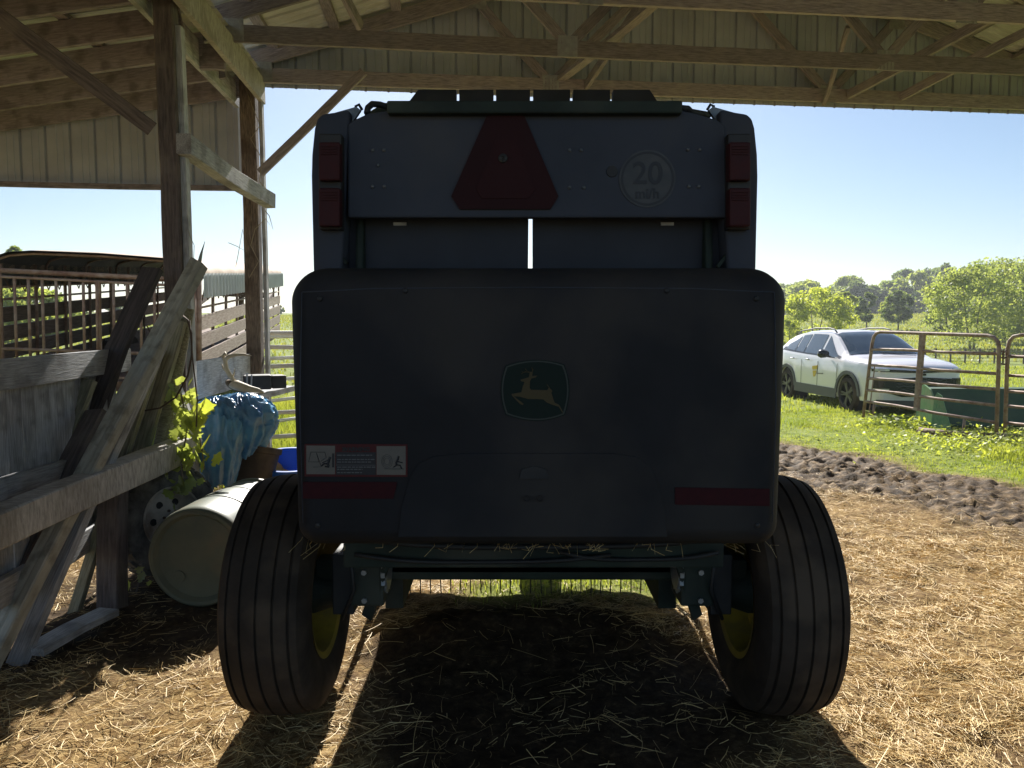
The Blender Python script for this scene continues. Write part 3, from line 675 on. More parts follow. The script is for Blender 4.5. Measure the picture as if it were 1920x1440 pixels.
# ---------------------------------------------------------------- stock trailer
def trailer():
    hd = Vector((-.19, 1, .066)).normalized(); rt = Vector((1, .19, -.045)).normalized(); up = rt.cross(hd).normalized()
    org = P(5, 669, 8.75); org = org - up * .0
    base = org - up * .72
    r = empty('stock_trailer', 'livestock trailer with canvas top rusty rear gates and slatted board sides', 'trailer', (base.x, base.y, base.z))
    WD, LN = 2.12, 8.6
    def T(x, l, h): return org + rt * x + hd * l + up * h      # h from lower gate rail
    fl = -.25
    m = MB(); m.add([T(0, 0, fl), T(WD, 0, fl), T(WD, LN, fl), T(0, LN, fl), T(0, 0, fl - .12), T(WD, 0, fl - .12), T(WD, LN, fl - .12), T(0, LN, fl - .12)], [(0, 1, 2, 3), (7, 6, 5, 4), (0, 4, 5, 1), (1, 5, 6, 2), (2, 6, 7, 3), (3, 7, 4, 0)])
    m.build('floor', RUSTD, r)
    HG = .98                     # gate top
    m = MB()
    for x in (-.02, WD + .02): m.tube([T(x, 0, fl), T(x, 0, HG + .03)], .035, 8)
    m.tube([T(-.02, 0, HG + .01), T(WD + .02, 0, HG + .01)], .03, 8)
    m.build('rear_frame', RUST, r, smooth=True)
    for (x0, x1) in ((.02, 1.03), (1.06, 2.10)):
        m = MB(); m.tube([T(x0, -.04, fl + .05), T(x0, -.04, HG - .06), T(x1, -.04, HG - .06), T(x1, -.04, fl + .05)], .024, 8, closed=True)
        m.tube([T(x0, -.04, .10), T(x1, -.04, .10)], .02, 8)
        nb = 7
        for k in range(1, nb): 
            x = x0 + (x1 - x0) * k / nb; m.tube([T(x, -.04, fl + .05), T(x, -.04, HG - .06)], .017, 7)
        m.build('rear_gate', RUST, r, smooth=True)
    # side uprights, boards, rails
    for sx in (0, WD):
        for k in range(10):
            l = .0 + LN * k / 9
            m = MB(); m.tube([T(sx, l, fl), T(sx, l, HG + .08)], .022, 6); m.build('upright', RUST, r, smooth=True)
        for h in (-.18, .04, .26, .48):
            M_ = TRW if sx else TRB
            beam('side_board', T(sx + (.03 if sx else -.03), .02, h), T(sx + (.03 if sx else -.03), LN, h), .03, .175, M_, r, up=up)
        for h in (.66, .80): 
            m = MB(); m.tube([T(sx, 0, h), T(sx, LN, h)], .014, 6); m.build('side_rail', RUST, r, smooth=True)
        # truss rod zigzag under the flap
        m = MB(); zz = []
        for k in range(48): zz.append(T(sx, .1 + k * (LN - .2) / 47, (.74 if k % 2 else .92)))
        m.tube(zz, .008, 5); m.build('zigzag_rod', RUSTD, r)
    # canvas top with rounded shoulders
    prof = [(-.06, HG + .0), (-.06, HG + .10), (-.02, HG + .17), (.10, HG + .22), (.35, HG + .255), (WD / 2, HG + .27), (WD - .35, HG + .255), (WD - .10, HG + .22), (WD + .02, HG + .17), (WD + .06, HG + .10), (WD + .06, HG + .05)]
    vs = []; fs = []; n = 30
    for i_ in range(n + 1):
        l = -.05 + (LN + .1) * i_ / n; sag = .012 * math.sin(i_ * 1.9)
        for (x, h) in prof: vs.append(T(x, l, h + sag))
    for i_ in range(n):
        for k in range(len(prof) - 1):
            a = i_ * len(prof) + k; fs.append((a, a + 1, a + 1 + len(prof), a + len(prof)))
    mk('canvas_top', vs, fs, TARPT, r, smooth=True)
    mk('dark_underside', [v - up * .02 for v in vs], [tuple(reversed(f)) for f in fs], INNER, r, smooth=True)  # near-black copy of the canvas just beneath it
    for k in range(7):
        m = MB(); l = k * LN / 6; m.tube([T(x * .99 + .01, l, h - .035) for (x, h) in prof], .016, 6); m.build('roof_bow', RUST, r, smooth=True)
    # side flap sheet: ribbed, on the right side
    for sx, s in ((WD + .065, 1), (-.065, -1)):
        vs = []; fs = []; k = 0; l = .05
        while l < LN + .02:
            for dl, o_ in ((0, 0), (.10, 0), (.12, .02), (.14, .02), (.16, 0)):
                vs += [T(sx + s * o_, l + dl, HG + .10), T(sx + s * o_ * 1.6, l + dl, HG - .20 + (.012 if k % 2 else 0))]
                k += 1
            l += .23
        for q in range(len(vs) // 2 - 1): fs.append((2 * q, 2 * q + 2, 2 * q + 3, 2 * q + 1))
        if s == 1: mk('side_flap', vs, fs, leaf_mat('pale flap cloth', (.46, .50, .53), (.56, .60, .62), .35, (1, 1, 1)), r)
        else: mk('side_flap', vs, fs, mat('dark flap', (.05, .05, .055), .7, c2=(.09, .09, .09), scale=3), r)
    # front panel and gooseneck
    m = MB(); m.bar(T(.35, LN, .3), T(.35, LN + 1.6, .5), .1, .14); m.bar(T(WD - .35, LN, .3), T(WD - .35, LN + 1.6, .5), .1, .14); m.bar(T(.35, LN + 1.6, .5), T(WD - .35, LN + 1.6, .5), .1, .14)
    m.bar(T(WD / 2, LN + 1.6, .55), T(WD / 2, LN + 1.6, -.2), .1, .1)
    m.build('gooseneck', RUSTD, r)
    for l in (3.6, 4.5):
        for x in (.06, WD - .06):
            m = MB(); m.lathe([(-.09, .20), (-.10, .34), (-.07, .37), (.07, .37), (.10, .34), (.09, .20), (.03, .19), (.03, 0)], T(x, l, fl - .22), rt, 28); m.build('wheel', RUBBER, r, auto=40)
trailer()

# ---------------------------------------------------------------- white tube gates
def tube_gate(name, a, b, h0, h1, bars, rad, m, label, group=None, mids=(), cat='gate', corner=.12):
    a, b = Vector(a), Vector(b); r = empty(name, label, cat, (a.x, a.y, a.z), group)
    q = MB(); d = (b - a); L = d.length; dn = d.normalized(); z0, z1 = Vector((0, 0, h0)), Vector((0, 0, h1))
    pts = [a + z0]
    pts += [a + z1 - Vector((0, 0, corner)), a + z1 - Vector((0, 0, corner * .35)) + dn * corner * .1, a + z1 + dn * corner * .45 - Vector((0, 0, corner * .03)), a + z1 + dn * corner]
    pts += [b + z1 - dn * corner, b + z1 - dn * corner * .45 - Vector((0, 0, corner * .03)), b + z1 - Vector((0, 0, corner * .35)) - dn * corner * .1, b + z1 - Vector((0, 0, corner)), b + z0]
    q.tube(pts, rad, 10); q.build('frame', m, r, smooth=True)
    for h in bars:
        q = MB(); jj = [random.uniform(-.008, .008) for _ in range(4)]
        q.tube([a + d * t + Vector((0, 0, h + j)) for t, j in zip((0, .33, .66, 1), jj)], rad * .9, 8); q.build('rail', m, r, smooth=True)
    for t in mids:
        q = MB(); q.bar(a + d * t + z0 * .95, a + d * t + z1 * .99, rad * 2.3, rad * 1.0, up=dn); q.build('upright', m, r)
    return r
g0 = Vector((-2.62, 7.9, .0))
tube_gate('white_gate', (-2.66, 8.0, .05), (-1.2, 8.6, .05), .25, 1.55, (.45, .70, .95, 1.20, 1.40), .026, WHITEP, 'white tubular gate standing just behind the rear post', mids=(.35, .8))
tube_gate('white_gate', (-2.9, 8.7, .1), (-1.8, 10.6, .1), .25, 1.45, (.45, .70, .95, 1.20), .024, WHITEP, 'second white tubular gate running away into the field', mids=(.3, .65))

# ---------------------------------------------------------------- rusty corral panels at right
def corral():
    a = G(1618, 786); a.z = gz(a.x, a.y)
    top = P(1638, 622, a.y); H = top.z - a.z
    b = G(1868, 826); b.z = gz(b.x, b.y)
    # leans slightly to the right at its top
    r = empty('corral_panel', 'rusty brown tubular corral panel standing before the white car', 'corral panel', (a.x, a.y, a.z))
    la = (top - a); tb = P(1874, 630, b.y); lb = tb - b
    def A(t, h): return (a + la * h).lerp(b + lb * h, t)
    q = MB(); pts = [A(0, 0), A(0, .86), A(.008, .945), A(.03, .985), A(.07, 1), A(.92, 1), A(.965, .985), A(.992, .945), A(1, .88), A(1, 0)]
    q.tube(pts, .028, 10); q.build('frame', RUST, r, smooth=True)
    hs = [(.80, .83), (.62, .64), (.47, .49), (.335, .335), (.205, .17)]
    for (h0, h1) in hs:
        q = MB(); q.tube([A(0, h0), A(.3, h0 * .7 + h1 * .3 + .008), A(.6, h0 * .4 + h1 * .6 - .004), A(1, h1)], .024, 8); q.build('rail', RUST, r, smooth=True)
    q = MB(); q.bar(A(.44, .18), A(.44, 1.0), .05, .09, up=(b - a)); q.build('upright', RUSTD if 0 else RUST, r)
    q = MB(); q.tube([A(0, .0), A(.03, -.02), A(.07, .02), A(.085, .08), A(.085, .20)], .024, 8); q.build('foot', RUST, r, smooth=True)
    q = MB(); q.tube([A(.79, .16), A(.79, .05), A(.80, 0), A(.83, -.02)], .022, 8); q.build('foot', RUST, r, smooth=True)
    q = MB(); q.tube([A(.05, .62), A(.05, .2), A(.045, .05)], .01, 6); q.build('latch_rod', RUST, r)
    c = G(1884, 826); c.z = gz(c.x, c.y); tc = P(1890, 628, c.y); d = Vector((c.x + 1.55, c.y - 1.9, c.z)); td = d + (tc - c)
    def C(t, h): return (c + (tc - c) * h).lerp(d + (tc - c) * h, t)
    r2 = empty('corral_panel', 'second rusty corral panel chained to the first at the right edge', 'corral panel', (c.x, c.y, c.z))
    q = MB(); q.tube([C(0, 0), C(0, .86), C(.01, .945), C(.03, .985), C(.07, 1), C(.93, 1), C(1, .9), C(1, 0)], .028, 10); q.build('frame', RUST, r2, smooth=True)
    for h in (.80, .62, .47, .33, .17):
        q = MB(); q.tube([C(0, h), C(.5, h - .006), C(1, h)], .022, 8); q.build('rail', RUST, r2, smooth=True)
    q = MB()
    for h in (.86, .80, .74): q.tube([A(1, h) + Vector((0, 0, 0)), (A(1, h) + C(0, h)) / 2 + Vector((0, -.03, -.02)), C(0, h)], .012, 6)
    q.tube([(A(1, .86) + C(0, .86)) / 2, (A(1, .72) + C(0, .72)) / 2], .012, 6)
    q.build('chain', RUSTD, r2)
corral()

def green_bucket():
    Yb = 12.4
    p0 = G(1757, 800); p0.y = 12.3; p0.x = (1757 - 960) / F * 12.3; z = 0.02
    r = empty('green_trough', 'dark green steel loader bucket with pale scratched end plate behind the panel', 'bucket', (p0.x, p0.y, 0))
    x0, x1 = p0.x + .05, p0.x + 2.6
    y0, y1 = 12.3, 12.95; H = .62
    # end plate tapers from a broad foot to a narrow top
    for x in (x0, x1):
        q = MB(); q.prism([(x, y0 - .18, z), (x, y1, z), (x, y1, H), (x, y1 - .2, H + .06), (x, y0 + .25, H * .98)], (.03, 0, 0)); q.build('end_plate', TRLIGHT, r)
    q = MB(); q.prism([(x0 + .03, y0 + .27, H - .02), (x0 + .03, y0 - .1, z + .02), (x0 + .03, y0 - .08, z + .02), (x0 + .03, y0 + .30, H - .02)], (x1 - x0 - .03, 0, 0)); q.build('face', TRGREEN, r)
    q = MB(); q.prism([(x0 + .03, y1 - .03, z), (x0 + .03, y1, z), (x0 + .03, y1, H - .05), (x0 + .03, y1 - .03, H - .05)], (x1 - x0 - .03, 0, 0)); q.prism([(x0 + .03, y0 + .3, H - .05), (x0 + .03, y0 + .3, H), (x0 + .03, y1 - .04, H), (x0 + .03, y1 - .04, H - .05)], (x1 - x0 - .03, 0, 0)); q.build('back', TRGREEN, r)
    # front plate seen as a wedge turned to the viewer
    q = MB(); q.prism([P(1745, 800, 12.1), P(1783, 805, 12.0), P(1766, 742, 12.25), P(1757, 736, 12.3), P(1752, 745, 12.3)], (.02, .02, 0)); q.build('end_plate', TRLIGHT, r)
green_bucket()
a = G(1722, 808, .07); b = G(1838, 822, .07)
q = MB(); q.tube([a, a.lerp(b, .5), b + Vector((1.2, -.3, 0))], .06, 12); o = q.build('rusty_pipe', RUSTD, None, smooth=True); tag(o, 'short rusty pipe lying in the grass under the corral panel', 'pipe')

# ---------------------------------------------------------------- car
def car():
    fr = Vector((6.66, 14.8)); rr_ = Vector((6.45, 17.48))
    hd = Vector((fr.x - rr_.x, fr.y - rr_.y, 0)).normalized(); rt = Vector((hd.y, -hd.x, 0))      # car's right-hand side
    # visible wheels are on the car's right (-x in picture); axis centre offset inwards
    if rt.x > 0: rt = -rt
    HW = .91; c = (Vector((fr.x, fr.y, 0)) + Vector((rr_.x, rr_.y, 0))) / 2 - rt * (HW - .10)
    g = gz(c.x, c.y) - .015
    r = empty('parked_car', 'white compact crossover car with black trim and yellow door decal parked on the grass', 'car', (c.x, c.y, g))
    def C(s, y, z): return Vector((c.x, c.y, g)) + hd * s + rt * y + Vector((0, 0, z))   # s forward, y to the car's right
    WB = 1.345; RW = .345
    # stations: s, half width, belt z, roof z (top centre), roof half width
    st = [(-2.24, .66, .86, .88, .62), (-2.20, .76, 1.04, 1.12, .62), (-2.10, .83, 1.11, 1.24, .62), (-1.85, .87, 1.12, 1.40, .61), (-1.5, .895, 1.10, 1.51, .60), (-1.0, .905, 1.075, 1.575, .60),
          (-.5, .91, 1.055, 1.60, .60), (0, .91, 1.04, 1.60, .60), (.25, .91, 1.03, 1.58, .61), (.5, .91, 1.025, 1.50, .64), (.85, .91, 1.02, 1.31, .70), (1.15, .91, 1.02, 1.13, .76), (1.3, .905, 1.02, 1.095, .77),
          (1.7, .895, 1.0, 1.065, .77), (1.95, .88, .965, 1.025, .76), (2.12, .85, .92, .975, .73), (2.22, .80, .87, .92, .68), (2.27, .72, .80, .84, .6)]
    ss = np.array([a[0] for a in st]); 
    def itp(s): return [float(np.interp(s, ss, [a[k] for a in st])) for k in range(1, 5)]
    S = np.arange(-2.24, 2.271, .0451)
    def lowz(s):
        z = .24
        for w in (-WB, WB):
            d = abs(s - w)
            if d < .40: z = max(z, RW + math.sqrt(.40 ** 2 - d * d) - .0)
        return z + max(0, abs(s) - 2.05) * .25
    def sec(s):
        hw, bz, rz, rw = itp(s); lz = lowz(s); mid = max(lz + .02, .55)
        gh = rz > bz + .12
        return [(0, lz), (hw * .9, lz), (hw * .985, lz + .03), (hw, mid if mid < bz - .08 else bz - .08), (hw * .995, bz - .06), (hw * .965, bz), ((rw + .03) if gh else hw * .90, rz - (.07 if gh else .035)), (rw * .82, rz - .018), (0, rz)]
    K = 9; vs = []; fs = []
    for s in S:
        q = sec(float(s)); full = [(y, z) for y, z in q] + [(-y, z) for y, z in reversed(q[1:-1])]
        for (y, z) in full: vs.append(C(float(s), y, z))
    m_ = 2 * K - 2
    for i_ in range(len(S) - 1):
        for k in range(m_):
            k2 = (k + 1) % m_; fs.append((i_ * m_ + k, (i_ + 1) * m_ + k, (i_ + 1) * m_ + k2, i_ * m_ + k2))
    fs.append(tuple(range(m_))); fs.append(tuple((len(S) - 1) * m_ + k for k in reversed(range(m_))))
    o = mk('body', vs, fs, CARW, r, smooth=True)
    bm = bmesh.new(); bm.from_mesh(o.data); bmesh.ops.recalc_face_normals(bm, faces=bm.faces); bm.to_mesh(o.data); bm.free()
    try: o.data.set_sharp_from_angle(angle=R(38))
    except Exception: pass
    def side(s, t, off=.006, sg=1):       # t 0 belt .. 1 roof edge
        q = sec(s); a, b = q[5], q[6]; y = a[0] + (b[0] - a[0]) * t; z = a[1] + (b[1] - a[1]) * t
        return C(s, sg * (y + off), z + off * .3)
    def side_glass(name, s0, s1, t0a, t1a, t0b, t1b, m, sg, off=.007, n=10):
        vs = []; fs = []
        for i_ in range(n + 1):
            f = i_ / n; s = s0 + (s1 - s0) * f
            for k in range(4): 
                tt = (t0a + (t0b - t0a) * f) + ((t1a + (t1b - t1a) * f) - (t0a + (t0b - t0a) * f)) * k / 3; vs.append(side(s, tt, off, sg))
        for i_ in range(n):
            for k in range(3): a = i_ * 4 + k; fs.append((a, a + 4, a + 5, a + 1))
        return mk(name, vs, fs, m, r, smooth=True)
    for sg in (1, -1):
        side_glass('window_surround', -1.72, .98, .03, .30, .03, .32, CARK, sg, .004, 24)
        side_glass('side_window', .20, .86, .08, .92, .07, .30, GLASS, sg)
        side_glass('side_window', -.58, .10, .08, .94, .08, .93, GLASS, sg)
        side_glass('side_window', -1.02, -.64, .10, .90, .08, .94, GLASS, sg)
        side_glass('side_window', -1.55, -1.08, .14, .45, .10, .88, GLASS, sg)
        q = MB(); q.tube([C(-1.45, sg * .60, 1.49), C(-1.3, sg * .60, 1.56), C(-.6, sg * .60, 1.625), C(0, sg * .60, 1.63), C(.22, sg * .60, 1.60), C(.33, sg * .61, 1.54)], .016, 8); q.build('roof_rail', CHROME if 0 else CARG, r, smooth=True)
        # mirror
        q = MB(); q.lathe([(-.11, 0), (-.10, .05), (-.04, .08), (.05, .085), (.10, .06), (.115, 0)], C(.62, sg * 1.04, 1.11), tuple(rt), 18)
        mi = q.build('mirror', CARK, r, smooth=True); q = MB(); q.bar(C(.64, sg * .90, 1.05), C(.62, sg * .99, 1.07), .07, .04); q.build('arm', CARK, mi)
        for s in (-.30, -1.02):
            q = MB(); q.tube([C(s - .09, sg * .925, 0.955), C(s - .06, sg * .95, .96), C(s + .06, sg * .95, .955), C(s + .09, sg * .925, .95)], .015, 8); q.build('door_handle', CHROME, r, smooth=True)
        # cladding: arches and sill
        for w in (-WB, WB):
            q = MB(); n = 20
            for k in range(n):
                a0, a1 = math.pi * k / n, math.pi * (k + 1) / n
                pr = [C(w + math.cos(a0) * .395, sg * .895, RW + math.sin(a0) * .395), C(w + math.cos(a1) * .395, sg * .895, RW + math.sin(a1) * .395), C(w + math.cos(a1) * .465, sg * .895, RW + math.sin(a1) * .465), C(w + math.cos(a0) * .465, sg * .895, RW + math.sin(a0) * .465)]
                q.prism(pr, rt * sg * .028)
            q.build('wheel_arch', CARG, r)
            q = MB(); q.lathe([(-.02, .40), (.30, .40), (.30, 0)], C(w, sg * .84, RW), tuple(-rt * sg), 28); q.build('wheel_well', INNER, r)
        q = MB(); q.prism([C(-WB + .42, sg * .895, .42), C(WB - .42, sg * .895, .42), C(WB - .42, sg * .895, .23), C(-WB + .42, sg * .895, .23)], rt * sg * .025); q.build('sill', CARG, r)
        q = MB(); q.bar(C(.12, sg * .913, .42), C(.14, sg * .913, .94), .006, .004); q.bar(C(-.62, sg * .913, .42), C(-.62, sg * .913, .94), .006, .004); q.bar(C(.92, sg * .913, .46), C(.95, sg * .913, .93), .006, .004); q.build('door_gap', CARK, r)
        # wheels
        for w in (-WB, WB):
            cc = C(w, sg * .80, RW); axd = rt * sg
            q = MB(); q.lathe([(-.11, .23), (-.12, .30), (-.10, .335), (-.07, .345), (.07, .345), (.10, .335), (.115, .30), (.105, .245)], cc, tuple(axd), 44); ty = q.build('wheel', RUBBER, r, auto=40)
            q = MB(); q.lathe([(-.05, .0), (-.05, .235), (.10, .247), (.112, .240), (.10, .228), (.0, .22), (.0, 0)], cc, tuple(axd), 40); q.build('rim', CARK, ty, auto=40)
            q = MB(); u = Vector((0, 0, 1)); w2 = axd.cross(u)
            for k in range(5):
                for dd in (-.13, .13):
                    a = 2 * math.pi * k / 5 + dd + .3; d0 = u * math.cos(a) + w2 * math.sin(a)
                    q.bar(cc + axd * .085 + d0 * .05, cc + axd * .095 + d0 * .232, .030, .02, up=tuple(axd))
            q.lathe([(.07, .06), (.10, .055), (.105, 0)], cc, tuple(axd), 20)
            q.build('spoke', ALLOY, ty)
    # windscreen: patch on the sloping surface between cowl and roof
    def top(s, f, off):
        q = sec(s); y6, z6 = q[6]; y7, z7 = q[7]; y8, z8 = q[8]
        a = abs(f) * y6; 
        z = np.interp(a, [0, y7, y6], [z8, z7, z6]); return C(s, math.copysign(a, f), float(z) + off)
    def top_patch(name, s0, s1, w0, w1, m, off=.010, n=12):
        vs = []; fs = []
        for i_ in range(n + 1):
            s = s0 + (s1 - s0) * i_ / n; wd = w0 + (w1 - w0) * i_ / n
            for k in range(13): vs.append(top(s, (-1 + 2 * k / 12) * wd, off))
        for i_ in range(n):
            for k in range(12): a = i_ * 13 + k; fs.append((a, a + 13, a + 14, a + 1))
        return mk(name, vs, fs, m, r, smooth=True)
    top_patch('windscreen', .34, 1.14, .92, .95, GLASS)
    top_patch('rear_window', -2.02, -1.55, .86, .9, GLASS)
    q = MB(); q.bar(C(1.18, -.6, 1.125), C(1.14, .1, 1.15), .02, .012); q.build('wiper', CARK, r)
    # front end: thin lamp bar, grille, intakes, bumper, plate area
    def face(pts, z0s, name, m, th=.03):
        pass
    def fx(y): return float(np.interp(abs(y), [0, .5, .70, .80, .85, .88, .9], [2.295, 2.285, 2.272, 2.222, 2.125, 1.96, 1.8]))
    def strip(name, y0, y1, z0, z1, m, off=.02, n=16, zz=None, dep=.06):
        q = MB()
        for k in range(n):
            ya, yb = y0 + (y1 - y0) * k / n, y0 + (y1 - y0) * (k + 1) / n
            za0, za1 = (z0(ya), z1(ya)); zb0, zb1 = (z0(yb), z1(yb))
            q.add([C(fx(ya) + off, ya, za0), C(fx(yb) + off, yb, zb0), C(fx(yb) + off, yb, zb1), C(fx(ya) + off, ya, za1), C(fx(ya) + off - dep, ya, za0), C(fx(yb) + off - dep, yb, zb0), C(fx(yb) + off - dep, yb, zb1), C(fx(ya) + off - dep, ya, za1)],
                  [(0, 1, 2, 3), (7, 6, 5, 4), (0, 4, 5, 1), (3, 2, 6, 7), (1, 5, 6, 2), (0, 3, 7, 4)])
        return q.build(name, m, r)
    k_ = lambda v: (lambda y: v)
    strip('bumper', -.86, .86, lambda y: .26 + .05 * abs(y), k_(.86), CARW, .0, 20, dep=.35)
    strip('light_bar', -.85, .85, lambda y: .815 + .035 * abs(y), lambda y: .855 + .05 * abs(y), CARK, .012)
    strip('grille', -.60, .60, lambda y: .38 + .30 * max(0, abs(y) - .38), lambda y: .74 - .05 * abs(y), CARK, .018)
    q = MB()
    for z in (.45, .51, .57, .63, .69): q.tube([C(fx(y) + .03, y, z + .008 * math.sin(y * 40)) for y in np.linspace(-.48, .48, 25)], .006, 5)
    q.build('grille_bar', CARG, r)
    for sg in (1, -1):
        strip('headlamp', sg * .60, sg * .84, k_(.53), k_(.72), CARK, .016, 6)
        strip('daytime_lamp', sg * .62, sg * .84, k_(.855), k_(.90), LAMP, .022, 6)
    strip('lower_lip', -.80, .80, k_(.20), lambda y: .30 + .03 * abs(y), CARG, .01)
    q = MB(); q.box(C(2.315, 0, .79), (.03, .14, .04), Matrix.Rotation(math.atan2(hd.y, hd.x), 3, 'Z')); q.build('badge', CARK, r)
    # yellow door mark with grey lettering on the right front door
    def dp(s, z): return C(s, .917, z)
    q = MB(); T_ = rt * .003
    q.prism([dp(-.10, .82), dp(.14, .85), dp(.12, .76), dp(-.08, .745)], T_); q.prism([dp(-.07, .725), dp(.10, .74), dp(.07, .66), dp(.02, .60), dp(-.04, .60)], T_)
    q.build('door_mark', mat('yellow decal', (.75, .50, .04), .4), r)
    q = MB()
    for k in range(7): q.prism([dp(.12 + k * .04, .665 + .002 * k), dp(.145 + k * .04, .667 + .002 * k), dp(.145 + k * .04, .69 + .002 * k), dp(.12 + k * .04, .688 + .002 * k)], T_)
    q.build('door_lettering', mat('grey decal', (.18, .18, .17), .5), r)
car()

# ---------------------------------------------------------------- round baler
def baler():
    XC = .085; r = empty('round_baler', 'large dark round hay baler parked under the barn, seen from behind', 'hay baler', (XC, 4.0, 0))
    def bx(name, c, d, m, parent=r, bevel=.006, rot=None):
        q = MB(); q.box(c, d, rot); return q.build(name, m, parent, bevel=bevel)
    # lower tailgate cover: rounded, bulging toward the viewer
    p0, p1 = P(543, 765, 2.52), P(1475, 765, 2.52)
    xa, xb = p0.x, p1.x; zb_, zt_ = P(0, 1021, 2.56).z, P(0, 503, 2.60).z
    cx, hw = (xa + xb) / 2, (xb - xa) / 2; cz, hh = (zb_ + zt_) / 2, (zt_ - zb_) / 2
    def outline(off=0, n=14):
        pts = []; 
        for (sx, sz, rad) in ((1, 1, .12), (-1, 1, .12), (-1, -1, .085), (1, -1, .085)):
            for k in range(n + 1):
                a = math.pi / 2 * k / n
                ca_, sa_ = math.cos(a), math.sin(a)
                if sx * sz < 0: ca_, sa_ = sa_, ca_
                pts.append((cx + sx * (hw - rad + (rad - off) * ca_), cz + sz * (hh - rad + (rad - off) * sa_)))
        return pts
    layers = [(-.002, 2.86), (0, 2.72), (0, 2.60), (.004, 2.565), (.014, 2.525), (.030, 2.495), (.048, 2.475), (.066, 2.464), (.0662, 2.4585)]
    vs = []; fs = []
    for (off, y) in layers:
        for (x, z) in outline(off):
            if y < 2.4586: x = cx + (x - cx) * .975; z = cz + (z - cz) * .97
            tw = (1 - .010 * (cz - z) / hh) if z < cz else 1
            vs.append(((x - cx) * tw + cx, y, z))
    n = len(outline())
    for j in range(len(layers) - 1):
        for k in range(n):
            k2 = (k + 1) % n; fs.append((j * n + k, j * n + k2, (j + 1) * n + k2, (j + 1) * n + k))
    fs.append(tuple((len(layers) - 1) * n + k for k in range(n)))
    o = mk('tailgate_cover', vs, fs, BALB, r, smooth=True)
    bm = bmesh.new(); bm.from_mesh(o.data); bmesh.ops.recalc_face_normals(bm, faces=bm.faces); bm.to_mesh(o.data); bm.free()
    YF = 2.4585           # flat face of the cover
    for v in o.data.vertices[-n:]: v.co.y = YF
    def Q(px, py, off=0): return P(px, py, YF - off)
    # raised lower hatch with rounded shoulders
    pts = [(745, 1008), (752, 950), (768, 895), (785, 868), (815, 855), (870, 850), (1150, 850), (1195, 857), (1222, 878), (1238, 920), (1248, 960), (1252, 1008)]
    q = MB(); q.prism([Q(x, y, .006) for x, y in pts], (0, .03, 0)); hatch = q.build('hatch', BALB, r, bevel=.004, seg=2)
    q = MB(); q.prism([Q(974, 898, .012), Q(978, 880, .012), Q(1000, 874, .012), Q(1024, 880, .012), Q(1030, 898, .012)], (0, .02, 0)); q.build('handle', BLACK, hatch)
    for px in (988, 1012):
        q = MB(); q.lathe([(.02, 0), (.02, .0045), (.014, .0085), (.0, .010)], Q(px, 935, .018), 'y', 16)
        q.build('bolt', CHROME, hatch, smooth=True)
    for (a, b_) in ((568, 745), (1266, 1443)):
        q = MB(); q.prism([Q(a, 904 if a < 900 else 914, .004), Q(b_, 904 if a < 900 else 917, .004), Q(b_ - 8 * (a < 900), 935 if a < 900 else 949, .004), Q(a, 935 if a < 900 else 946, .004)], (0, .006, 0)); q.build('reflector', REDR, r)
    for (x, y) in ((600, 560), (1418, 560), (596, 985), (1420, 985), (760, 545), (1250, 545)):
        q = MB(); q.lathe([(-.006, 0), (-.006, .006), (-.003, .009), (0, .0095)], Q(x, y, 0), 'y', 14); q.build('bolt', BLACK, o, smooth=True)
    q = MB(); q.tube([Q(x, y, -.001) for x, y in ((566, 548), (700, 541), (1000, 539), (1300, 541), (1452, 548))], .0022, 6); q.tube([Q(x, y, -.001) for x, y in ((566, 548), (562, 760), (568, 980))], .0018, 6); q.tube([Q(x, y, -.001) for x, y in ((1452, 548), (1455, 760), (1448, 980))], .0018, 6); q.build('pressed_seam', BALP, o, smooth=True)
    # badge: leaping deer in a rounded shield
    def S(x, y, off=0): return Q(900 + x / 8.0, 640 + y / 8.0, off)
    def shield(k=1.0):
        out = []; c_ = (825, 732)
        base = [((395, 375), (825, 215 + 0), (1250, 355)), ((1250, 355), (1400, 690), (1262, 1095)), ((1262, 1095), (850, 1270), (395, 1090)), ((395, 1090), (255, 730), (395, 375))]
        for a, m_, b_ in base:
            for t in np.linspace(0, 1, 10)[:-1]:
                x = (1 - t) ** 2 * a[0] + 2 * t * (1 - t) * m_[0] + t * t * b_[0]; y = (1 - t) ** 2 * a[1] + 2 * t * (1 - t) * m_[1] + t * t * b_[1]
                out.append((c_[0] + (x - c_[0]) * k, c_[1] + (y - c_[1]) * k))
        return out
    q = MB(); q.prism([S(x, y, .004) for x, y in shield(1.03)], (0, .006, 0)); bd = q.build('badge', LGREEN, r)
    q = MB(); A_, B_ = shield(1.0), shield(.955); nn = len(A_)
    vs = [S(x, y, .0052) for x, y in A_] + [S(x, y, .0052) for x, y in B_]
    q.add(vs, [(k, (k + 1) % nn, (k + 1) % nn + nn, k + nn) for k in range(nn)]); q.build('border', LEDGE, bd)
    deer = [(608, 575), (660, 560), (735, 540), (745, 470), (738, 455), (790, 460), (782, 520), (862, 515), (830, 545), (775, 555), (750, 600), (745, 700), (770, 728), (900, 730), (1010, 735), (1030, 700), (1050, 705), (1085, 745), (1070, 770), (1095, 850), (1120, 920), (1190, 955), (1250, 1065), (1235, 1070), (1180, 980), (1080, 950), (1000, 915), (950, 872), (850, 865), (720, 865), (600, 830), (510, 825), (655, 940), (640, 955), (600, 940), (480, 815), (475, 790), (620, 765), (640, 680), (670, 610), (615, 598)]
    q = MB(); q.prism([S(x, y, .0062) for x, y in deer], (0, .003, 0)); q.build('deer', LYEL, bd)
    q = MB()
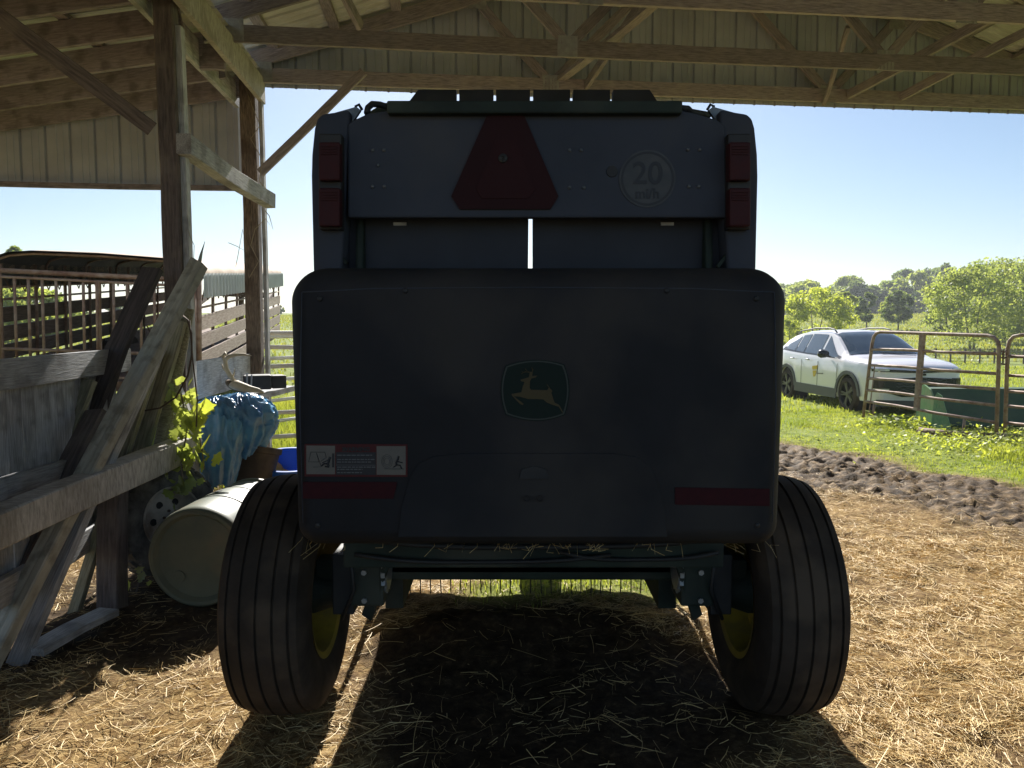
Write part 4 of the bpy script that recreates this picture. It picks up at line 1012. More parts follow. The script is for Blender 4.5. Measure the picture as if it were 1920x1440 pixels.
    for ln in ([(738, 462), (700, 440), (675, 405)], [(735, 468), (690, 458), (655, 470), (615, 490)], [(690, 458), (665, 448)], [(655, 470), (630, 455)], [(782, 462), (790, 430), (775, 388)], [(790, 440), (800, 420)], [(1045, 705), (1005, 645)]):
        q.tube([S(x, y, .0062) for x, y in ln], .0009 * 1.2, 5)
    q.build('antlers', LYEL, bd)
    # warning decal (pixel grid 1920 wide crop -> photo: x/8.727+560, y/8.727+810)
    def D(x, y, off=0): return Q(560 + x / 8.727, 810 + y / 8.727, off)
    def rect(q, x0, y0, x1, y1, off, th=.0012): q.prism([D(x0, y0, off), D(x1, y0 + (x1 - x0) * .004, off), D(x1, y1 + (x1 - x0) * .004, off), D(x0, y1, off)], (0, th, 0))
    q = MB(); rect(q, 95, 195, 1780, 728, .003, .004); dc = q.build('warning_decal', DECALR, r)
    q = MB(); rect(q, 125, 222, 595, 690, .0038); q.build('picture_panel', DECAL, dc)
    q = MB(); rect(q, 1275, 232, 1750, 700, .0038); q.build('picture_panel', DECAL, dc)
    q = MB(); rect(q, 612, 330, 1262, 700, .0038); q.build('text_panel', DECALK, dc)
    q = MB()
    for (y, x1) in ((380, 1200), (450, 1240), (492, 1180), (575, 1255), (612, 1045), (665, 1040)):
        x = 630
        while x < x1:
            w = random.uniform(25, 75); rect(q, x, y - 8, min(x + w, x1), y + 8, .0046, .0008); x += w + 14
    rect(q, 612, 538, 1262, 544, .0046, .0008); q.build('text_line', DECALG, dc)
    t0 = D(938, 285, .0045); text('WARNING', .0185, t0, (R(90), 0, 0), DECALK, dc, sx=1.0, bold=.0008)
    q = MB(); q.prism([D(705, 318, .0046), D(740, 252, .0046), D(775, 318, .0046)], (0, .0008, 0)); q.build('alert_triangle', DECALK, dc)
    q = MB()       # figure crushed against the gate
    rect(q, 545, 350, 583, 580, .0046, .0008)
    for ln, w in (([(478, 450), (500, 500)], .004), ([(510, 410), (480, 520), (490, 560)], .0045), ([(480, 520), (415, 520), (375, 555)], .0028), ([(430, 565), (500, 575)], .0028), ([(460, 470), (385, 505)], .0014), ([(200, 330), (430, 330), (450, 420), (360, 480)], .0008), ([(200, 330), (160, 490), (330, 490), (290, 345), (370, 570), (240, 575)], .0008)):
        q.tube([D(x, y, .0046) for x, y in ln], w, 6)
    # bale and falling figure
    for rd in (.022, .0165, .011): q.tube([D(1445, 480, .0046) + Vector((math.cos(a) * rd * .8, 0, math.sin(a) * rd)) for a in np.linspace(0, 2 * math.pi, 25)[:-1]], .0005, 5, closed=True)
    for ln, w in (([(1635, 395), (1620, 450), (1595, 500), (1600, 550)], .0036), ([(1630, 460), (1632, 462)], .005), ([(1605, 480), (1700, 505)], .002), ([(1600, 545), (1550, 578)], .002), ([(1600, 540), (1660, 545), (1685, 600)], .0024), ([(1400, 604), (1725, 606)], .0008)):
        q.tube([D(x, y, .0046) for x, y in ln], w, 6)
    q.build('pictogram', DECALK, dc)
    # ---- upper gate: plate with hazard triangle and speed sticker
    YU = 2.86
    def A(px, py, y=YU): return P(px, py, y)
    q = MB(); q.prism([A(652, 408), A(652, 232), A(668, 222), A(690, 212), A(740, 205), A(1270, 205), A(1305, 212), A(1345, 224), A(1360, 236), A(1365, 408)], (0, .05, 0)); up = q.build('upper_plate', BALP, r, bevel=.008)
    q = MB(); q.prism([A(725, 212, YU - .045), A(1280, 212, YU - .045), A(1280, 188, YU - .045), A(725, 188, YU - .045)], (0, .12, 0)); q.build('top_bar', BALG, r, bevel=.006)
    xs = [780, 863, 1000 - 2, 1085, 1158, 1222]
    q = MB()
    xs = [(782, 855), (861, 925), (930, 994), (1000, 1069), (1075, 1144), (1150, 1222)]
    for i_, (a, b_) in enumerate(xs):
        l = a - (6 if i_ == 0 else 0); 
        q = MB(); q.prism([P(a - (14 if i_ == 0 else 0), 189, 3.0), P(b_ + (10 if i_ == 5 else 0), 189, 3.0), P(b_ - (4 if i_ == 5 else 0), 168, 3.05), P(a + (2 if i_ == 0 else 0), 168, 3.05)], (0, .05, .0)); q.build('top_flap', BLACK, r)
    # slow vehicle triangle
    q = MB(); q.prism([A(918, 205, YU - .012), A(978, 205, YU - .012), A(1047, 368, YU - .012), A(1032, 392, YU - .012), A(862, 392, YU - .012), A(846, 368, YU - .012)], (0, .008, 0)); sv = q.build('hazard_triangle', REDS, r)
    q = MB(); q.prism([A(930, 262, YU - .016), A(966, 262, YU - .016), A(1003, 355, YU - .016), A(990, 372, YU - .016), A(904, 372, YU - .016), A(893, 355, YU - .016)], (0, .004, 0)); q.build('triangle_centre', ORNG, sv)
    q = MB(); q.lathe([(.008, 0), (.0, .0), (-.004, .006), (0, .016), (.012, .018)], A(943, 296, YU - .024), 'y', 16); q.build('bolt', BLACK, sv)
    # speed sticker
    c = A(1214, 335, YU - .004); rd = 52 / F * YU
    q = MB(); q.lathe([(0, 0), (0, rd), (.004, rd)], c, 'y', 56); sp = q.build('speed_sticker', SIGNG, r)
    q = MB(); q.lathe([(-.0012, rd * .86), (-.0012, rd * .94), (.0, rd * .94)], c, 'y', 56); q.build('ring', DECALK, sp)
    text('20', .115, c + Vector((0, -.0015, .016)), (R(90), 0, 0), DECALK, sp, bold=.0012)
    text('mi/h', .052, c + Vector((0, -.0015, -.056)), (R(90), 0, 0), DECALK, sp, bold=.001)
    q = MB(); q.lathe([(.0, 0), (0, .02), (.01, .022)], A(1148, 321, YU - .006), 'y', 20); q.build('hole_plug', BLACK, up)
    for (px, py) in ((699, 282), (720, 282), (709, 310), (699, 350), (721, 350), (1290, 281), (1312, 281), (1292, 350), (1310, 350), (1068, 282), (1090, 282), (1068, 352), (1095, 352)):
        q = MB(); q.lathe([(-.008, 0), (-.008, .005), (-.004, .0065), (0, .007)], A(px, py, YU), 'y', 12); q.build('bolt', mat('dull bolt', (.11, .12, .13), .5), up, smooth=True)
    # belts behind the window below the plate, leaving the daylight slit
    YB = 2.98
    for (a, b_, t) in ((655, 991, 0), (998.5, 1365, 1)):
        q = MB(); q.prism([P(a, 515, YB), P(b_ - (1 if not t else 0), 515, YB), P(b_, 400, YB), P(a, 400, YB)], (0, .015, 0)); q.build('belt', BELT, r)
    for (a, b_) in ((740, 760), (1240, 1262)):
        q = MB(); q.box(P((a + b_) / 2, 420, YB - .006), (.05, .01, .012)); q.build('clip', STEEL, r)
    # diagonal struts in window corners
    for s, (a, b_) in ((0, ((1398, 432), (1345, 500))), (1, ((602, 432), (650, 495)))):
        q = MB(); q.bar(P(a[0], a[1], 2.9), P(b_[0], b_[1], 2.9), .012, .02, up=(0, 1, 0)); q.build('strut', BALG, r)
    # side pods with tail lamps
    for sg in (-1, 1):
        def X(px): return (px if sg < 0 else 2005 - px)
        YP = 2.82
        prof = [(587, 512), (583, 330), (584, 290), (589, 240), (594, 222), (604, 213), (618, 211), (655, 205), (655, 240), (640, 512)]
        q = MB(); q.prism([P(X(x), y, YP + .05) for x, y in prof], (0, .62, 0)); pod = q.build('side_shield', BALP, r, bevel=.012, seg=3, auto=40)
        q = MB(); q.prism([P(X(597), 430, YP), P(X(597), 250, YP), P(X(640), 250, YP), P(X(640), 430, YP)], (0, .06, 0)); q.build('lamp_bracket', BLACK, r, bevel=.006)
        for (y0, y1) in ((338, 266), (424, 352)):
            q = MB(); q.prism([P(X(597), y0, YP - .035), P(X(597), y1, YP - .035), P(X(637), y1, YP - .035), P(X(637), y0, YP - .035)], (0, .05, 0)); tl = q.build('tail_lamp', REDL, r, bevel=.006)
            q = MB()
            for k in range(4): 
                yy = y1 + 8 + k * 5; q.bar(P(X(602), yy, YP - .038), P(X(632), yy, YP - .038), .004, .003, up=(0, 0, 1))
            q.build('lens_rib', REDL, tl)
        q = MB(); q.prism([P(X(618), 214, YP + .1), P(X(668), 200, YP + .1), P(X(676), 206, YP + .1), P(X(656), 236, YP + .1), P(X(620), 230, YP + .1)], (0, .02, 0)); q.build('corner_plate', STEEL if 0 else mat('grey plate', (.10, .115, .12), .4, .4, c2=(.17, .19, .2), scale=30), r)
        q = MB(); q.tube([P(X(668), 208, YP + .12), P(X(667), 199, YP + .12), P(X(673), 196, YP + .12), P(X(679), 206, YP + .12)], .006, 6); q.build('hook', BLACK, r)
    q = MB(); q.tube([P(688, 212, 2.9), P(690, 202, 2.92), P(698, 195, 2.95), P(712, 196, 2.98), P(730, 202, 3.0)], .012, 10); q.build('hose', BLACK, r, smooth=True)
    q = MB(); q.tube([P(1278, 203, 2.9), P(1290, 204, 2.92), P(1296, 210, 2.95), P(1330, 216, 3.0)], .012, 10); q.build('hose', BLACK, r, smooth=True)
    q = MB(); q.bar(P(652, 240, 2.92), P(600, 300, 2.92), .03, .05, up=(0, 1, 0)); q.bar(P(1353, 240, 2.92), P(1405, 300, 2.92), .03, .05, up=(0, 1, 0)); q.build('hinge_arm', BLACK, r)
    # ---- main body: round side sheets, rollers, front walls
    SW = .685
    side = []
    for (y, z) in ((2.98, .95), (2.92, 1.3), (2.92, 1.9), (2.98, 2.35), (3.15, 2.55), (3.6, 2.72), (4.3, 2.72), (4.85, 2.5), (5.1, 2.1), (5.2, 1.4), (5.25, .8), (4.9, .62), (4.2, .52), (3.6, .55), (3.2, .75)): side.append((y, z))
    for sg in (-1, 1):
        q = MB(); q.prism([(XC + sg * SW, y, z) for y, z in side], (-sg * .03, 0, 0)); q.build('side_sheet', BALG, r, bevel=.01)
        # outer shields: lower panel added to widen the ground shadow, bulges sized for it
        q = MB(); q.prism([(XC + sg * SW, 3.30, .66), (XC + sg * SW, 3.40, 1.14), (XC + sg * SW, 5.0, 1.16), (XC + sg * SW, 4.95, .70)], (sg * (.14 if sg < 0 else .19), 0, 0)); q.build('lower_shade_panel', BALG, r, bevel=.02, seg=2)
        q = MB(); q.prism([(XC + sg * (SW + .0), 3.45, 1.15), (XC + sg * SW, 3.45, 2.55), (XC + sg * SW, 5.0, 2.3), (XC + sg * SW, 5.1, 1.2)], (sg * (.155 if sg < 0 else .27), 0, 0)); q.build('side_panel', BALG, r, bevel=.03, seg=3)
    q = MB(); q.prism([(XC - SW + .04, 3.0, 2.40), (XC - SW + .04, 3.15, 2.53), (XC - SW + .04, 3.6, 2.69), (XC - SW + .04, 4.3, 2.69), (XC - SW + .04, 4.7, 2.54), (XC - SW + .04, 4.3, 2.62), (XC - SW + .04, 3.6, 2.62), (XC - SW + .04, 3.2, 2.46)], (2 * SW - .08, 0, 0)); q.build('top_cover', BALG, r)
    for sg in (-1, 1):
        x0 = XC + sg * (SW - .04); x1 = XC + sg * .055 + (.0 if sg > 0 else 0) - .0
        q = MB(); q.prism([(x0, 5.1, .62), (x1 - .00, 5.1, .62), (x1, 5.1, 2.3), (x0, 5.1, 2.3)], (0, .03, 0)); q.build('front_belt', BELT, r)
    for (y, z, rd) in ((4.85, .80, .12), (4.55, .66, .12), (3.35, .72, .11), (3.1, .95, .10), (4.9, 1.0, .1)):
        q = MB(); q.tube([(XC - SW + .05, y, z), (XC + SW - .05, y, z)], rd, 20); q.build('roller', BLACK, r, smooth=True)
    bx('floor_pan', (XC, 3.95, .60), (2 * SW - .1, 1.3, .04), BALG)
    # low frame seen under the cover
    bx('frame_beam', (XC, 2.98, P(0, 1036, 2.96).z), (1.50, .12, .10), BALG)
    bx('frame_beam', (XC, 3.30, P(0, 1058, 3.24).z), (1.36, .10, .09), BALG)
    q = MB(); q.prism([(XC - .86, 4.76, .12), (XC - .86, 5.30, .72), (XC - .86, 5.32, .70), (XC - .86, 4.79, .105)], (1.72, 0, 0)); q.build('shade_plate', BALG, r)  # plate added to block the sun and shade the ground under the machine
    q = MB(); q.tube([(XC - .72, 3.62, .58), (XC + .72, 3.62, .58)], .075, 18); q.build('gate_roller', BALG, r, smooth=True)
    # saw toothed floor edge, hoses, chain, skid and caught hay under the machine
    zt2 = P(0, 1080, 3.30).z; q = MB(); x = XC - .64
    while x < XC + .64:
        q.prism([(x, 3.42, zt2 + .02), (x + .026, 3.42, zt2 + .02), (x + .013, 3.42, zt2 - .012)], (0, .012, 0)); x += .030
    q.build('toothed_strip', BLACK, r)
    for x0, x1, zz, rr in ((-.66, .66, .86, .012), (-.70, .30, .80, .009), (.1, .72, .81, .009)):
        q = MB(); q.tube([(XC + x0 + (x1 - x0) * t, 2.90 - .015 * math.sin(t * 9), zz - .035 * math.sin(math.pi * t)) for t in np.linspace(0, 1, 14)], rr, 8); q.build('hose', BLACK, r, smooth=True)
    for sg in (-1, 1):
        q = MB(); q.lathe([(-.012, 0), (-.012, .085), (.012, .085), (.012, 0)], (XC + sg * .62, 3.16, .66), 'x', 22)
        for k in range(14):
            a = 2 * math.pi * k / 14; q.box((XC + sg * .62, 3.16 + math.cos(a) * .09, .66 + math.sin(a) * .09), (.016, .02, .02), Matrix.Rotation(-a, 3, 'X'))
        q.build('sprocket', STEEL, r)
        q = MB(); q.bar((XC + sg * .57, 3.05, .84), (XC + sg * .70, 3.12, .46), .012, .05); q.bar((XC + sg * .52, 3.0, .80), (XC + sg * .60, 3.0, .70), .006, .01); q.build('stay', BALG, r)
        q = MB(); q.tube([(XC + sg * .74, 3.02, .74), (XC + sg * .74, 3.06, .60), (XC + sg * .80, 3.1, .46)], .008, 8); q.build('brake_line', BLACK, r, smooth=True)
        for dz in (-.05, .07):
            q = MB(); q.lathe([(0, 0), (0, .012), (.012, .012), (.012, 0)], (XC + sg * .70, 3.066, .60 + dz), 'y', 6); q.build('bolt', STEEL, r)
    q = MB(); rw = random.Random(11)
    for k in range(60):
        x = rw.uniform(-.83, .83) if k % 3 else rw.gauss(.1, .25); zb2 = zb_ + .004; L_ = rw.uniform(.008, .035)
        q.tube([(XC + x, 2.55 + rw.uniform(-.03, .1), zb2), (XC + x + rw.uniform(-.02, .02), 2.55 + rw.uniform(-.05, .08), zb2 - L_ * .5), (XC + x + rw.uniform(-.04, .04), 2.54 + rw.uniform(-.05, .08), zb2 - L_)], .0009, 3)
    for k in range(40):
        x = rw.uniform(-.6, .6); zz = zt2 + .01; L_ = rw.uniform(.02, .06)
        q.tube([(XC + x, 3.4, zz), (XC + x + rw.uniform(-.03, .03), 3.38, zz - L_)], .001, 3)
    q.build('caught_hay', STRAWM, r)
    # axle, hub boxes and wheels
    AY, AR = 3.30, .515
    q = MB(); q.bar((XC - .95, AY, .62), (XC + .95, AY, .62), .10, .09); q.build('axle', BALG, r, bevel=.01)
    for sg in (-1, 1):
        bx('axle_box', (XC + sg * .69, AY - .12, .62), (.14, .20, .20), BALG, bevel=.012)
        bx('axle_plate', (XC + sg * .80, AY - .05, .60), (.09, .26, .26), BLACK)
        q = MB(); q.bar((XC + sg * .62, AY + .05, .48), (XC + sg * .62, AY + 1.2, .50), .08, .14); q.build('frame_rail', BALG, r)
        wx = XC + sg * 1.06
        wl = mk('wheel_hub', *(lambda q: (q.v, q.f))(MB().lathe([(-.19, 0), (-.19, .07), (-.10, .10), (.10, .10), (.13, .06), (.13, 0)], (wx, AY, AR), (sg, 0, 0), 28)), BALG, r, smooth=False)
        wl.name = 'wheel'
        # tyre profile with circumferential ribs
        pr = [(-.145, .27), (-.168, .33), (-.178, .39), (-.172, .44), (-.155, .475)]
        gro = [-.118, -.062, 0.0, .062, .118]
        def rad(x): return AR - .028 * (abs(x) / .15) ** 2.2
        x = -.148
        pr.append((x, rad(x)))
        for g_ in gro:
            pr += [(g_ - .006, rad(g_ - .006)), (g_ - .003, rad(g_) - .012), (g_ + .003, rad(g_) - .012), (g_ + .006, rad(g_ + .006))]
            if g_ != gro[-1]: pr += [(g_ + .031, rad(g_ + .031))]
        pr += [(.148, rad(.148)), (.155, .475), (.172, .44), (.178, .39), (.168, .33), (.145, .27)]
        q = MB(); q.lathe(pr, (wx, AY, AR), 'x', 96); q.build('tyre', RUBBER, wl, auto=35)
        q = MB(); q.lathe([(-.150, .275), (-.158, .29), (-.150, .262), (-.11, .25), (-.04, .235), (.0, .17), (-.03, .13), (-.03, 0)] if sg > 0 else [(.150, .275), (.158, .29), (.150, .262), (.11, .25), (.04, .235), (.0, .17), (.03, .13), (.03, 0)], (wx, AY, AR), 'x', 64)
        q.lathe([(.150 * sg, .275), (.158 * sg, .29), (.150 * sg, .262), (.06 * sg, .245), (.03 * sg, .15), (.03 * sg, 0)], (wx, AY, AR), 'x', 64)
        q.build('rim', YELLOW, wl, auto=40)
        q = MB()
        for k in range(8):
            a = 2 * math.pi * k / 8; q.lathe([(-.02, .0), (-.02, .014), (.03, .014), (.03, 0)], (wx - sg * .04, AY + math.cos(a) * .10, AR + math.sin(a) * .10), 'x', 6)
        q.build('lug_nut', STEEL, wl)
    # pickup: cam bar, stripper bands and spring tines
    PY = 4.62
    q = MB(); q.tube([(XC - .88, PY + .02, .33), (XC + .88, PY + .02, .33)], .14, 24)
    q.build('pickup_drum', BLACK, r, smooth=True)
    q = MB()
    for k in range(39):
        x = XC - .80 + k * 1.60 / 38
        q.tube([(x, PY - .20, .38), (x, PY - .17, .24), (x, PY - .06, .155), (x, PY + .10, .17), (x, PY + .2, .32)], .014, 5)
    q.build('stripper_band', BLACK, r)
    for k in range(26):
        x = XC - .775 + k * 1.55 / 25
        q = MB(); q.tube([(x, PY - .02, .22), (x, PY - .05, .14), (x + random.uniform(-.004, .004), PY - .045, .035)], .0038, 6); q.build('tine', BLACK, r)
    for sg in (-1, 1):
        q = MB(); q.prism([(XC + sg * .90, PY - .25, .15), (XC + sg * .90, PY + .3, .15), (XC + sg * .90, PY + .45, .7), (XC + sg * .90, PY - .3, .7)], (sg * .02, 0, 0)); q.build('pickup_end', BALG, r)
    # tongue
    q = MB(); q.bar((XC + .1, 5.1, .72), (XC + .18, 7.2, .50), .13, .16); q.tube([(XC + .28, 6.6, .55), (XC + .28, 6.6, .02)], .04, 12); q.build('tongue', BALG, r)
    q = MB(); q.tube([(XC, 5.1, .9), (XC - .02, 7.0, .62)], .06, 14); q.build('driveline', BLACK, r, smooth=True)
baler()

# ---------------------------------------------------------------- trees
def make_tree(name, h, w, leafm, n, leaf, trunks=1, crown0=.25, shape='round', seed=0, label='', group=None, loc=(0, 0, 0), lean=0, open_=.0, rt=1.0):
    rg = np.random.default_rng(seed); rnd = random.Random(seed)
    r = empty(name, label, 'tree', loc, group)
    L0 = Vector(loc); m = MB(); tips = []
    for t in range(trunks):
        a = rnd.uniform(-.1, .1) + (0 if trunks == 1 else (t - (trunks - 1) / 2) * .55)
        top = L0 + Vector((math.sin(a) * h * .45, rnd.uniform(-.05, .05) * h, h * .78))
        base = L0 + Vector(((t - (trunks - 1) / 2) * .06 * h * .5, 0, -.15)); tr0 = .022 * h * rt / math.sqrt(trunks)
        pts = []; N_ = 6
        for k in range(N_ + 1):
            f = k / N_; p = base.lerp(top, f) + Vector((math.sin(f * 4 + seed) * .012 * h, math.cos(f * 3 + seed) * .01 * h, 0)) * (f > 0); pts.append(p)
        m.tube(pts, [tr0 * (1.15 if k == 0 else 1 - .8 * k / N_) for k in range(N_ + 1)], 8)
        for k in range(7):
            f = rnd.uniform(crown0 * 1.1, .95); p = base.lerp(top, f); an = rnd.uniform(0, 2 * math.pi); rr = w * .5 * rnd.uniform(.5, .9) * math.sin(math.pi * min(1, max(.15, (f - crown0 * .5)))) ** .5
            q_ = p + Vector((math.cos(an) * rr, math.sin(an) * rr, h * rnd.uniform(.05, .22)))
            m.tube([p, p.lerp(q_, .5) + Vector((0, 0, -.02 * h)), q_], [tr0 * .4, tr0 * .25, tr0 * .08], 5); tips.append(q_)
    m.build('trunk', BARK, r, smooth=True)
    # crown: leaf clumps scattered through the volume
    ncl = max(14, int(n / 90)); cs = []
    for k in range(ncl):
        for _ in range(40):
            z = rg.random(); 
            if shape == 'round': rad = math.sqrt(max(0, 1 - (2 * z - .95) ** 2))
            elif shape == 'spread': rad = (z ** .45) * (1.0 if z < .6 else math.sqrt(max(0, 1 - ((z - .6) / .42) ** 2)))
            else: rad = math.sqrt(max(0, z)) * (1 - z * .55) * 1.25
            rad = min(1, rad) * (.82 + .3 * rg.random())
            a = rg.random() * 2 * math.pi; q_ = math.sqrt(rg.random()) * .35 + .62
            x, y = math.cos(a) * rad * q_ * w / 2, math.sin(a) * rad * q_ * w / 2
            if rg.random() < .9: break
        cs.append((x, y, h * (crown0 + (1 - crown0) * z * .96), w * (.085 + .075 * rg.random())))
    cs = np.array(cs); pick = rg.integers(0, ncl, n); u = rg.normal(size=(n, 3)); u /= np.linalg.norm(u, axis=1)[:, None]
    rad = rg.random(n) ** .45; c = cs[pick, :3] + u * (rad * cs[pick, 3])[:, None] * np.array([1, 1, .8])
    stray = rg.random(n) < .08; c[stray] += rg.normal(size=(stray.sum(), 3)) * w * .028
    c += np.array(loc)
    a = rg.normal(size=(n, 3)); a /= np.linalg.norm(a, axis=1)[:, None]; b = np.cross(a, rg.normal(size=(n, 3))); b /= np.linalg.norm(b, axis=1)[:, None]
    s = leaf * (.6 + .8 * rg.random(n))[:, None]; V = np.stack([c - a * s, c + b * s * .55, c + a * s, c - b * s * .55], 1).reshape(-1, 3)
    mknp('crown', V, np.arange(n * 4).reshape(-1, 4), leafm, r)
    return r
def at(px, Yd): return ((px - 960) / F * Yd, Yd, gz((px - 960) / F * Yd, Yd))
def tr_px(name, px, Yd, wpx, ytop, **k):
    x, y, z = at(px, Yd); H = P(px, ytop, Yd).z - z; return make_tree(name, H, wpx / F * Yd, loc=(x, y, z), **k)
tr_px('broad_tree', 1822, 44, 165, 498, leafm=LEAF_M, n=9500, leaf=.09, trunks=2, crown0=.12, shape='round', seed=3, label='large leafy twin trunked tree beyond the rusty panel at right', rt=.8)
tr_px('broad_tree', 1880, 49, 150, 486, leafm=LEAF_M, n=8500, leaf=.095, crown0=.12, shape='cone', seed=33, label='tallest leafy tree behind the twin trunked one')
tr_px('broad_tree', 1772, 62, 70, 530, leafm=LEAF_M, n=3500, leaf=.12, crown0=.05, seed=34, label='mid green tree left of the twin trunked one, in front of the wood')
tr_px('broad_tree', 1925, 52, 170, 498, leafm=LEAF_M, n=7000, leaf=.12, crown0=.15, seed=4, label='tall leafy tree cut off by the right edge of the view')
tr_px('young_tree', 1528, 46, 120, 540, leafm=LEAF_Y, n=7500, leaf=.085, trunks=2, crown0=.08, seed=5, label='bright yellow green tree rising behind the roof of the white car')
tr_px('young_tree', 1480, 44, 60, 600, leafm=LEAF_Y, n=2500, leaf=.085, crown0=.05, seed=51, label='low bright green tree between the baler edge and the car roof')
tr_px('young_tree', 1583, 60, 44, 548, leafm=LEAF_M, n=3000, leaf=.11, crown0=.3, seed=6, label='slim mid green tree just right of the bright tree behind the car')
tr_px('round_tree', 1622, 66, 38, 548, leafm=LEAF_D, n=2600, leaf=.12, crown0=.28, seed=7, label='small dark tree, left of the round headed one in the field')
tr_px('round_tree', 1682, 66, 52, 546, leafm=LEAF_D, n=4200, leaf=.12, crown0=.25, seed=8, label='dark round headed tree on a short trunk in the field')
tr_px('young_tree', 1660, 78, 26, 560, leafm=LEAF_Y, n=1500, leaf=.14, crown0=.1, seed=9, label='pale thin sapling beside the round headed tree')
rg = random.Random(4)
base_mesh = None
k = 0
for px in range(1445, 1960, 23):
    px2 = px + rg.uniform(-7, 7)
    top = 542 - 16 * max(0, min(1, (px2 - 1560) / 200)) + rg.uniform(-14, 8) - (6 if 1560 < px2 < 1600 else 0)
    if px2 > 1690: top -= 18
    tr_px('woodland_tree', px2, 118 + rg.uniform(-8, 14), rg.uniform(66, 96), top, leafm=LEAF_D if k % 3 else LEAF_M, n=4200, leaf=.30, crown0=.03, seed=20 + k, label='tree standing in the dark wood along the far ridge', group='trees of the far wood'); k += 1
# left, seen through and above the trailer
tr_px('bushy_tree', 60, 27, 165, 540, leafm=LEAF_M, n=5000, leaf=.10, crown0=.02, seed=60, label='bushy tree seen through the gates of the livestock trailer')
tr_px('bushy_tree', 38, 36, 60, 463, leafm=LEAF_D, n=2500, leaf=.12, crown0=.2, seed=61, label='tree whose top shows above the rounded trailer roof')
tr_px('field_tree', 171, 60, 16, 556, leafm=LEAF_M, n=800, leaf=.12, crown0=.1, seed=62, label='tiny lone tree in the field seen through the trailer')
tr_px('field_tree', 530, 95, 10, 571, leafm=LEAF_D, n=500, leaf=.16, crown0=.1, seed=63, label='tiny dark bush on the horizon beside the baler')
tr_px('bushy_tree', 235, 50, 60, 566, leafm=LEAF_D, n=1500, leaf=.14, crown0=.02, seed=64, label='low dark bush at the far side of the trailer')

# far wire fence with dark posts
ff = empty('field_fence', 'low dark wire fence crossing the field behind the corral panels', 'fence', at(1800, 32))
xs = [(1700 + i * 27.5) for i in range(11)]
tops = []
for px in xs:
    x, y, z = at(px, 32); m = MB(); m.tube([(x, y, z - .1), (x, y, z + .66)], .035, 6); m.build('post', POSTW, ff); tops.append((x, y, z))
for h in (.12, .25, .38, .5, .62):
    m = MB(); m.tube([(x, y, z + h) for x, y, z in tops], .012, 4); m.build('rail', RUSTD, ff)
for (dz, lab) in ((0, 'upper'), (1, 'lower')):
    m = MB(); a = P(1540, 548 + dz * 22, 60); b = P(1990, 546 + dz * 26, 60); m.tube([a.lerp(b, t) - Vector((0, 0, .25 * math.sin(math.pi * t))) for t in np.linspace(0, 1, 12)], .012, 4)
    o = m.build('overhead_wire', STEEL, None); tag(o, lab + ' thin pale wire strung across the field before the wood', 'wire')

# ---------------------------------------------------------------- vine by the post
def vine(name, pts, n, size, label, seed, spread=.16, m=LEAF_Y):
    rnd = random.Random(seed); r = empty(name, label, 'plant', pts[0])
    q = MB(); q.tube(pts, .006, 6); q.build('stem', BARK, r)
    vs = []; fs = []
    out = [(0, 0), (.28, .10), (.22, .30), (.50, .28), (.42, .55), (.62, .72), (.34, .80), (.18, 1.0), (0, 1.12), (-.18, 1.0), (-.34, .80), (-.62, .72), (-.42, .55), (-.50, .28), (-.22, .30), (-.28, .10)]
    for k in range(n):
        t = rnd.random() * (len(pts) - 1); i_ = int(t); p = Vector(pts[i_]).lerp(Vector(pts[min(i_ + 1, len(pts) - 1)]), t - i_) + Vector((rnd.gauss(0, spread), rnd.gauss(0, spread * .7), rnd.gauss(0, spread)))
        s = size * rnd.uniform(.5, 1.2); M = Matrix.Rotation(rnd.uniform(0, 6.28), 3, 'Z') @ Matrix.Rotation(rnd.uniform(1.0, 2.6), 3, 'X') @ Matrix.Rotation(rnd.uniform(-.6, .6), 3, 'Y')
        b = len(vs); vs.append(p + M @ Vector((0, .45 * s, .05 * s)))
        for (x, y) in out: vs.append(p + M @ Vector((x * s, y * s, -.12 * s * abs(x))))
        for j in range(len(out)): fs.append((b, b + 1 + j, b + 1 + (j + 1) % len(out)))
    mk('leaves', vs, fs, m, r)
vine('climbing_vine', [P(345, 930, 4.85), P(340, 870, 4.9), P(352, 800, 4.95), P(340, 740, 5.0)], 85, .085, 'green leafy vine growing between the leaning boards and the tarp', 3, .06, LEAF_M)
vine('grape_leaf_shoot', [P(383, 880, 5.0), P(380, 850, 5.0), P(374, 820, 5.0), P(376, 765, 5.0)], 15, .10, 'shoot of bright sunlit lobed leaves hanging before the tarp', 5, .03, LEAF_Y)
vine('seedling', [G(255, 1112), P(262, 1085, 4.7)], 4, .07, 'small seedling leaves on the dark soil left of the drum', 6, .03, LEAF_M)
m = MB(); m.box(P(228, 1028, 4.55), (.035, .01, .025), Matrix.Rotation(.4, 3, 'Y')); o = m.build('red_tag', REDS); tag(o, 'tiny red plastic tag stuck on the stake post', 'tag')
m = MB(); m.bar(P(330, 720, 5.2), P(372, 830, 5.2), .04, .05); o = m.build('white_strip', WHITEP); tag(o, 'short white strip standing among the vine leaves', 'strip')

